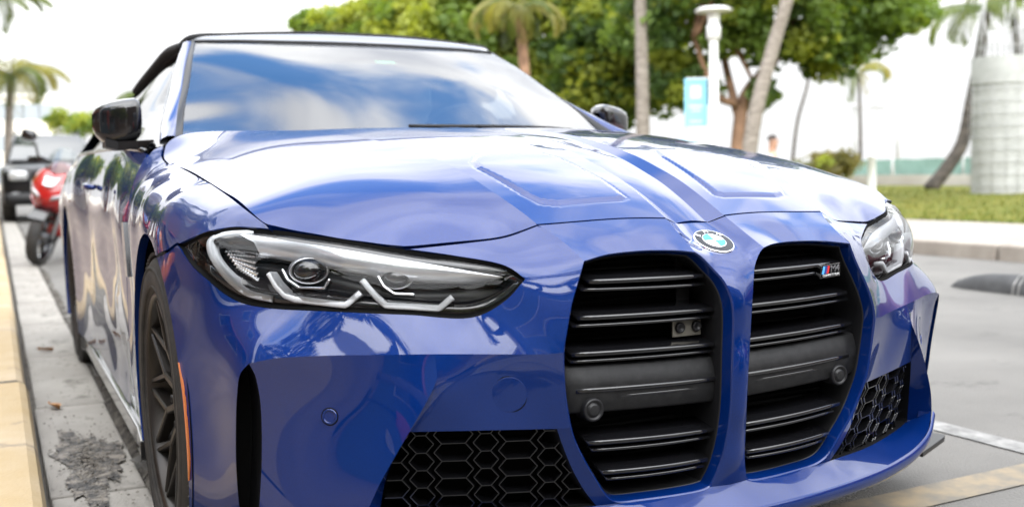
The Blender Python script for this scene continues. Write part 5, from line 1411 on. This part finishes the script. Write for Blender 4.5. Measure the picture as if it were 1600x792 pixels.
for s_ in (-1, 1):
    m_ = MB(); m_.box((s_*.65, -.10, .195), (.06, .45, .39), GLOSSBLACK); m_.build('leg', bn)
q = plan(1159, 25); person(q[0], q[1], .10, R(30), 'person in a red shirt standing beside the sea grape trunk', SHIRT_R, False)

# ---- far building at the left, and the hotels across the pavement (seen in the car's side)
CREAM = M('cream_render', (.62, .56, .45), .85); noise_color(CREAM, (.28, .245, .19), (.33, .29, .23), .6)
CORAL = M('coral_awning', (.58, .16, .10), .8); WIN = M('dark_window_glass', (.03, .04, .05), .08, spec=.8); TRIMW = M('white_trim', (.75, .74, .7), .6); PEACH = M('peach_render', (.22, .14, .09), .85); MINT = M('pale_blue_render', (.15, .21, .24), .85)
def building(name, x0, x1, y0, y1, h_, floors, wall, label, faces, awn=None, nb=None, glass=None):
    t = empty(name, ((x0+x1)/2, (y0+y1)/2, .1), 0, label, 'building'); cx, cy = (x0+x1)/2, (y0+y1)/2
    m_ = MB(); m_.box((0, 0, h_/2), (x1-x0, y1-y0, h_), wall); m_.build('wall', t)
    m_ = MB(); m_.box((0, 0, h_+.16), (x1-x0+.3, y1-y0+.3, .32), TRIMW, bev=.03); m_.build('roof', t)
    fw_ = MB(); fw_.box((0, 0, 0), (.10, 1.5, 1.5), TRIMW, bev=.01); fme = fw_.mesh('window'); gw = MB(); gw.box((-.03, 0, 0), (.10, 1.3, 1.3), glass or WIN); gme = gw.mesh('pane')
    for face in faces:
        L_ = (y1-y0) if face in ('+x', '-x') else (x1-x0); n_ = nb or max(2, int(L_/2.6)); fh = h_/floors
        for fl_ in range(floors):
            for k in range(n_):
                s_ = -L_/2+(k+.5)*L_/n_; z_ = fl_*fh+fh*.55
                o = bpy.data.objects.new('window', fme); col.objects.link(o); o.parent = t
                if face == '+x': o.location = ((x1-x0)/2, s_, z_); rz_ = 0
                elif face == '-y': o.location = (s_, -(y1-y0)/2, z_); rz_ = -PI/2
                o.rotation_euler = (0, 0, rz_); 
                p_ = bpy.data.objects.new('pane', gme); col.objects.link(p_); p_.parent = o; p_.location = (.025+.03-.0, 0, 0)
        if awn:
            m_ = MB()
            if face == '+x': m_.prism([(0, 2.9), (1.3, 2.35), (1.3, 2.25), (0, 2.8)], -L_*.42, L_*.42, awn, (((x1-x0)/2, 0, 0), (1, 0, 0), (0, 0, 1), (0, 1, 0)))
            m_.build('awning', t)
    return t
building('hotel_building', -14, -6.2, 1.5, 13, 7.2, 2, PEACH, 'peach hotel with coral awning beyond the left pavement, mirrored in the doors', ['+x'], CORAL)
building('hotel_building', -15, -6.6, -12, .2, 6.5, 2, MINT, 'pale blue hotel left behind the camera, mirrored in the front wing', ['+x'], CORAL)
building('hotel_building', -14, -6.0, 15, 34, 9, 3, CREAM, 'cream hotel beyond the left pavement past the scooter', ['+x'])
BROWN = M('dark_reflection_brown', (.10, .06, .04), .9)
building('hotel_building', -14, -6.0, -34, -14, 10, 3, PEACH, 'added peach hotel far behind the camera, unseen, darkening the headlight reflection', ['+x'])  # unseen, added so the lower headlight lens mirrors something darker than sky
building('dark_reflection_block', -5.6, 16, -50, -36, 15, 4, BROWN, 'added dark brown block behind the camera, unseen, darkening the headlight reflection', ['+x'])  # unseen mass added behind the camera to darken what the headlight mirrors
q0, q1 = plan(-60, 80), plan(96, 80)
building('apartment_building', q0[0], q1[0], q0[1], q0[1]+12, px(50, 152, 80).z, 3, M('hazed_render', (.68, .64, .56), .85), 'distant apartment block at the end of the street, paled by painted haze', ['-y'], nb=6, glass=M('hazed_window', (.3, .33, .35), .3))  # distance haze is painted in as lighter wall and pane colours
palm([(-3.6, 5.5, .12), (-3.5, 5.6, 2.2), (-3.3, 5.7, 4.2)], .13, 'palm on the left pavement, mirrored in the blue car door', FR, 12, 1.0, BARK, 31)
palm([(-3.9, -2.5, .12), (-3.8, -2.4, 2.2), (-3.9, -2.3, 4.6)], .13, 'palm on the left pavement behind the camera, mirrored in the front wing', FR, 12, 1.0, BARK, 32)
# red folded parasol on the pavement, mirrored in the bumper corner
pr = empty('folded_parasol', (-3.4, -1.2, .128), 0, 'folded red cafe parasol on the left pavement, mirrored in the bumper', 'parasol')
m_ = MB(); m_.lathe([(0, .28), (.05, .28), (.07, .03), (2.6, .025)], SATIN, 16, 'z'); m_.build('pole', pr)
m_ = MB(); m_.lathe([(.75, .10), (1.0, .17), (1.6, .14), (2.3, .08), (2.65, .01)], SHIRT_R, 14, 'z', smooth=False); m_.build('canopy', pr)

for i, (x, y, h_) in enumerate(((-4.6, 15, 4.0), (-4.4, 22.5, 4.4), (-4.8, 31, 4.2), (-5.0, 42, 4.6))):
    tree(x, y, ('leafy street tree on the left pavement, nearest of the row mirrored in the doors', 'leafy street tree on the left pavement, second of the row mirrored in the doors', 'leafy street tree on the left pavement, third of the row mirrored in the doors', 'leafy street tree on the left pavement, farthest of the row')[i], [((0, 0, h_*.68), (1.5, 2.2, 1.2), 50, .4, .7)], [([(0, 0, 0), (.1, .1, h_*.35), (0, .1, h_*.6)], .14)], [LEAF_G, LEAF_D, LEAF_Y], BARK_R, per=50, size=.22, seed=40+i, group='street trees along the left pavement')

for i, (x, y, h_, lab) in enumerate(((-4.6, -9, 4.4, 'leafy street tree on the left pavement behind the camera, mirrored in the headlight'), (-4.4, -17, 4.6, 'leafy street tree far behind the camera, mirrored in the bumper'), (10.8, -11, 4.6, 'park tree on the lawn behind the camera, mirrored in the bumper'))):
    tree(x, y, lab, [((0, 0, h_*.68), (2.0, 2.4, 1.3), 50, .4, .7)], [([(0, 0, 0), (.1, .1, h_*.35), (0, .1, h_*.6)], .14)], [LEAF_G, LEAF_D, LEAF_Y], BARK_R, per=50, size=.22, seed=60+i, group='trees behind the camera')

# ------------------------------------------------------------------ other vehicles
BLACKP = M('black_car_paint', (.006, .006, .007), .3, .1, .35, .05, .2)
MAROONP = M('maroon_car_paint', (.16, .012, .03), .35, .4, 1.0, .03)
GREYP = M('dark_grey_car_paint', (.02, .022, .026), .35, .3, .6, .05)
REDP = M('red_scooter_paint', (.36, .008, .006), .25, 0, 1.0, .03)
BLUEP = M('blue_scooter_paint', (.03, .08, .35), .25, 0, 1.0, .03)
ORANGEP = M('orange_scooter_paint', (.65, .17, .02), .25, 0, 1.0, .03)
LAMPW = M('lamp_glass_white', (.5, .51, .51), .12, .2, .6)
TAIL = M('tail_lamp_red', (.45, .02, .02), .15, 0, .6)
DARKGL = M('dark_car_glass', (.02, .025, .028), .03, 0, 1.0, .01, .8)
PLATE = M('number_plate', (.7, .7, .68), .4)
BOXG = M('top_box_grey', (.03, .032, .036), .45)
def sq(w, z0, z1, y, n=28, e=.35, cx=0):
    out = []
    for a in np.linspace(0, 2*PI, n, endpoint=False):
        c, s = math.cos(a), math.sin(a)
        out.append((cx+math.copysign(abs(c)**e, c)*w, y, (z0+z1)/2+math.copysign(abs(s)**e, s)*(z1-z0)/2))
    return out
def small_wheel(parent, x, y, r_, w_, side, rim_mat=SILVER, spokes=5):
    wh = empty('wheel', (x, y, r_)); wh.parent = parent
    t = MB(); t.lathe([(-w_*.42, r_*.66), (-w_*.5, r_*.72), (-w_*.5, r_*.9), (-w_*.38, r_), (w_*.38, r_), (w_*.5, r_*.9), (w_*.5, r_*.72), (w_*.42, r_*.66)], RUBBER, 40); t.build('tyre', wh)
    m = MB(); m.lathe([(-w_*.43, r_*.67), (-w_*.40, r_*.62), (-w_*.1, r_*.58), (w_*.43, r_*.66)], rim_mat, 40)
    for k in range(spokes):
        a = 2*PI*k/spokes; m.tube([(side*w_*.30, .05*r_*math.cos(a), .05*r_*math.sin(a)), (side*w_*.36, r_*.64*math.cos(a), r_*.64*math.sin(a))], [r_*.13, r_*.09], rim_mat, 6)
    m.lathe([(side*w_*.2, r_*.2), (side*w_*.40, r_*.16), (side*w_*.42, .001)], rim_mat, 20); m.build('rim', wh)
    return wh
def off_roader(x, y, rz, paint, label):
    t = empty('parked_car', (x, y, 0), rz, label, 'car')
    b = MB()
    b.loft([sq(.80, .42, .98, 0.0), sq(.90, .36, 1.02, .05), sq(.95, .34, 1.06, .25), sq(.97, .34, 1.12, .9), sq(.97, .34, 1.16, 1.35), sq(.98, .34, 1.14, 2.4), sq(.98, .34, 1.14, 3.9), sq(.96, .36, 1.14, 4.55), sq(.90, .42, 1.08, 4.75)], paint)
    b.loft([sq(.86, 1.05, 1.12, 1.30, e=.3), sq(.80, 1.05, 1.38, 1.62, e=.3), sq(.72, 1.05, 1.70, 2.05, e=.3), sq(.70, 1.05, 1.76, 2.8, e=.3), sq(.69, 1.05, 1.74, 3.9, e=.3), sq(.72, 1.05, 1.60, 4.4, e=.3), sq(.82, 1.05, 1.15, 4.66, e=.3)], paint)
    b.build('body', t)
    g = MB(); P = [(-.78, 1.30, 1.17), (.78, 1.30, 1.17), (.62, 1.985, 1.68), (-.62, 1.985, 1.68)]
    g.loft([[np.array(P[0])*(1-u)+np.array(P[3])*u+np.array([0, -.055-.03*math.sin(PI*u), .03]), (np.array(P[0])+P[1])/2*(1-u)+(np.array(P[3])+P[2])/2*u+np.array([0, -.095-.03*math.sin(PI*u), .03]), np.array(P[1])*(1-u)+np.array(P[2])*u+np.array([0, -.055-.03*math.sin(PI*u), .03])] for u in np.linspace(0, 1, 6)], DARKGL, closed=False)
    g.build('windscreen', t)
    g = MB(); g.add([(-.70, 4.60, 1.20), (.70, 4.60, 1.20), (.62, 4.43, 1.60), (-.62, 4.43, 1.60)], [(0, 1, 2, 3)], DARKGL); g.build('rear_window', t)
    for s in (-1, 1):
        g = MB(); q = [(1.75, 1.20), (2.85, 1.20), (2.85, 1.62), (2.2, 1.63)], [(2.95, 1.20), (4.3, 1.20), (4.2, 1.55), (2.95, 1.62)]
        for poly in q:
            g2 = MB(); g2.add([(s*(.875-.33*(z_-1.15)), y_, z_) for y_, z_ in poly], [(0, 1, 2, 3)], DARKGL); g2.build('side_window', t)
        h = MB(); h.loft([sq(.16, .80, .97, -.012+.004*abs(0), cx=s*.66), sq(.17, .79, .98, .03, cx=s*.66), sq(.16, .80, .97, .16, cx=s*.68)], LAMPW); h.build('headlight', t)
        h = MB(); h.loft([sq(.09, .75, 1.05, 4.72, cx=s*.82), sq(.09, .76, 1.04, 4.77, cx=s*.80)], TAIL); h.build('tail_light', t)
        h = MB(); h.loft([sq(.02, 1.12, 1.20, 1.62, cx=s*.98), sq(.11, 1.10, 1.30, 1.60, cx=s*1.06), sq(.12, 1.10, 1.31, 1.68, cx=s*1.06), sq(.08, 1.13, 1.28, 1.72, cx=s*1.06)], paint); h.build('door_mirror', t)
        h = MB(); h.loft([sq(.07, .45, .56, -.015, cx=s*.72), sq(.07, .45, .56, .05, cx=s*.72)], LAMPW); h.build('fog_light', t)
        for yy in (.92, 3.80): small_wheel(t, s*.84, yy, .38, .25, s)
    h = MB(); h.loft([sq(.44, .66, .98, -.02), sq(.46, .64, 1.0, .03)], SATIN); h.build('grille', t)
    for k in range(4):
        h = MB(); h.box((0, -.030, .72+k*.075), (.84, .02, .018), CHROME); h.build('grille_bar', t)
    h = MB(); h.loft([sq(.88, .33, .55, -.03, e=.25), sq(.93, .32, .57, .05, e=.25), sq(.95, .33, .56, .3, e=.25)], SATIN); h.build('bumper', t)
    h = MB(); h.box((0, -.045, .56), (.32, .012, .16), PLATE); h.build('number_plate', t)
    h = MB(); h.box((0, 4.785, .80), (.32, .012, .16), PLATE); h.build('number_plate', t)
    for s in (-1, 1):
        h = MB(); h.tube([(s*.62, 2.1, 1.75), (s*.62, 2.2, 1.80), (s*.62, 3.9, 1.79), (s*.62, 4.0, 1.72)], .02, SATIN, 6); h.build('roof_rail', t)
    return t
ofr = off_roader(-.10, 22.2, 0, BLACKP, 'black off-road car parked at the kerb far behind the red scooter'); ofr.scale = (1.08, 1.08, 1.11)
off_roader(.55, -7.0, 0, GREYP, 'added dark grey off-road car, unseen, darkening the reflection in the grille surround')  # unseen car added to keep the lower bumper's reflections dark
off_roader(4.05, .95, PI, MAROONP, 'maroon off-road car passing on the road beside the blue car, mirrored in its bumper')

def scooter(x, y, rz, paint, label, lean=R(7), steer=R(14), box=True, group=None):
    t = empty('scooter', (x, y, 0), rz, label, 'scooter', group); t.rotation_euler = (0, lean, rz)
    st = empty('steering_assembly', (0, .02, 0)); st.parent = t; st.rotation_euler = (0, 0, steer)
    m = MB(); m.lathe([(-.045, .215), (-.055, .235), (-.045, .262), (-.02, .278), (.02, .278), (.045, .262), (.055, .235), (.045, .215)], RUBBER, 40, 'x', (0, -.02, .278)); m.build('tyre', st)
    m = MB(); m.lathe([(-.044, .216), (-.03, .20), (.03, .20), (.044, .216)], GLOSSBLACK, 40, 'x', (0, -.02, .278))
    for k in range(5):
        a = 2*PI*k/5; m.tube([(0, -.02, .278), (0, -.02+.20*math.cos(a), .278+.20*math.sin(a))], [.03, .016], GLOSSBLACK, 6)
    m.lathe([(-.07, .05), (.07, .05)], SILVER, 16, 'x', (0, -.02, .278)); m.build('rim', st)
    m = MB()
    for s in (-1, 1): m.tube([(s*.085, -.02, .278), (s*.085, .10, .58), (s*.06, .17, .78)], .022, SILVER, 8)
    m.tube([(-.085, .10, .58), (.085, .10, .58)], .03, GLOSSBLACK, 8); m.build('fork', st)
    m = MB(); m.loft([[(s_*.075, -.02+.31*math.cos(a), .278+.31*math.sin(a)) for s_ in (-1, -.6, .6, 1)] for a in np.linspace(R(40), R(140), 12)], GLOSSBLACK, closed=False); m.build('mudguard', st)
    m = MB(); m.tube([(-.34, .28, 1.00), (-.22, .22, 1.03), (0, .20, .98), (.22, .22, 1.03), (.34, .28, 1.00)], .018, GLOSSBLACK, 8); m.build('handlebar', st)
    for s in (-1, 1):
        m = MB(); m.tube([(s*.24, .24, .98), (s*.28, .20, 1.12), (s*.34, .22, 1.22)], .010, GLOSSBLACK, 6); m.loft([sq(.07, 1.17, 1.28, .21, 16, .6, cx=s*.37), sq(.065, 1.175, 1.275, .24, 16, .6, cx=s*.37)], GLOSSBLACK); m.build('mirror', st)
        m = MB(); m.tube([(s*.24, .235, 1.02), (s*.36, .29, .99)], .022, SATIN, 8); m.build('hand_grip', st)
    # front shield in two swept halves with a keel
    m = MB(); rows = []
    for z, w, yk, yo in ((.52, .10, .02, .10), (.60, .17, -.08, .10), (.70, .22, -.10, .10), (.80, .235, -.05, .12), (.90, .20, .03, .15), (.98, .12, .09, .17), (1.02, .05, .13, .17)):
        rows.append([(-w, yo, z), (-w*.75, yk*.55+yo*.45, z+.01), (-w*.3, yk*.9+yo*.1, z+.012), (0, yk, z), (w*.3, yk*.9+yo*.1, z+.012), (w*.75, yk*.55+yo*.45, z+.01), (w, yo, z), (w*.8, yo+.10, z), (-w*.8, yo+.10, z)])
    m.loft(rows, paint); m.build('front_shield', t)
    for s in (-1, 1):
        m = MB(); m.loft([[(s*.05, -.105, .655), (s*.06, -.095, .70), (s*.065, -.07, .69)], [(s*.15, -.03, .70), (s*.16, -.02, .75), (s*.165, .0, .73)], [(s*.215, .055, .78), (s*.222, .065, .81), (s*.222, .075, .79)]], LAMPW); m.build('headlight', t)
        m = MB(); m.loft([[(s*.11, .02, .52), (s*.13, .10, .50), (s*.10, .14, .50)], [(s*.20, .06, .66), (s*.235, .14, .64), (s*.18, .2, .62)], [(s*.16, .42, .40), (s*.19, .44, .36), (s*.14, .44, .34)]], paint); m.build('side_fairing', t)
    m = MB(); m.loft([[(-.05, -.078, .80), (0, -.085, .79), (.05, -.078, .80)], [(-.07, .0, .88), (0, -.012, .87), (.07, .0, .88)]], LAMPW, closed=False); m.build('position_light', t)
    m = MB(); m.loft([[(-.14, .10, .93), (0, .02, .92), (.14, .10, .93)], [(-.13, .16, 1.06), (0, .10, 1.08), (.13, .16, 1.06)], [(-.09, .20, 1.15), (0, .16, 1.18), (.09, .20, 1.15)]], SIDEGLASS, closed=False); m.build('wind_deflector', t)
    m = MB(); m.loft([sq(.12, .30, .50, .16, 16), sq(.15, .26, .40, .35, 16), sq(.15, .26, .42, .62, 16), sq(.16, .28, .62, .78, 16), sq(.15, .40, .70, 1.05, 16), sq(.11, .55, .76, 1.42, 16), sq(.05, .64, .75, 1.58, 16)], paint); m.build('body', t)
    m = MB(); m.loft([sq(.12, .66, .74, .66, 16), sq(.155, .68, .79, .80, 16), sq(.15, .70, .80, 1.05, 16), sq(.13, .74, .86, 1.14, 16), sq(.11, .76, .87, 1.42, 16)], SATIN); m.build('seat', t)
    m = MB(); m.lathe([(-.055, .20), (-.065, .235), (-.055, .262), (-.02, .278), (.02, .278), (.055, .262), (.065, .235), (.055, .20)], RUBBER, 40, 'x', (0, 1.28, .278)); m.lathe([(-.05, .2), (0, .16), (.05, .2)], GLOSSBLACK, 30, 'x', (0, 1.28, .278)); m.lathe([(-.03, .06), (.03, .06)], GLOSSBLACK, 16, 'x', (0, 1.28, .278))
    for k in range(5):
        a = 2*PI*k/5; m.tube([(0, 1.28, .278), (0, 1.28+.19*math.cos(a), .278+.19*math.sin(a))], .022, GLOSSBLACK, 6)
    m.build('rear_wheel', t)
    m = MB(); m.loft([sq(.07, .22, .42, .75, 14, cx=-.05), sq(.09, .22, .42, 1.05, 14, cx=-.08), sq(.05, .24, .34, 1.34, 14, cx=-.10)], SATIN); m.build('engine_cover', t)
    m = MB(); m.tube([(.14, .95, .32), (.16, 1.2, .36), (.17, 1.50, .46)], [.03, .05, .055], GLOSSBLACK, 12); m.build('exhaust', t)
    m = MB(); m.tube([(-.12, .72, .24), (-.26, .80, .0)], .012, SATIN, 6); m.build('side_stand', t)
    if box:
        m = MB(); m.loft([sq(.24, .90, 1.18, 1.22, 20, .25), sq(.26, .89, 1.20, 1.28, 20, .25), sq(.26, .89, 1.20, 1.62, 20, .25), sq(.24, .90, 1.18, 1.68, 20, .25)], BOXG); bx_ = m.build('top_box', t)
        m = MB(); m.box((0, 1.45, 1.205), (.50, .44, .016), SILVER, bev=.006); m.build('box_lid', bx_)
    return t
s0 = scooter(-.90, 10.0, R(-26), REDP, 'red sport scooter with grey top box leaning on the road behind the blue car', R(13), R(2)); s0.scale = (1.1, 1.06, 1.04)
SP = 'scooters parked along the left pavement'
for i, (y, pm, lab) in enumerate(((5.2, ORANGEP, 'orange scooter on the left pavement, mirrored in the blue door'), (6.6, BLUEP, 'blue scooter on the left pavement, mirrored in the blue door'), (8.4, REDP, 'second red scooter, standing on the left pavement beyond the blue one'))):
    s_ = scooter(-2.5, y, R(80), pm, lab, box=False, group=SP); s_.location.z = .13
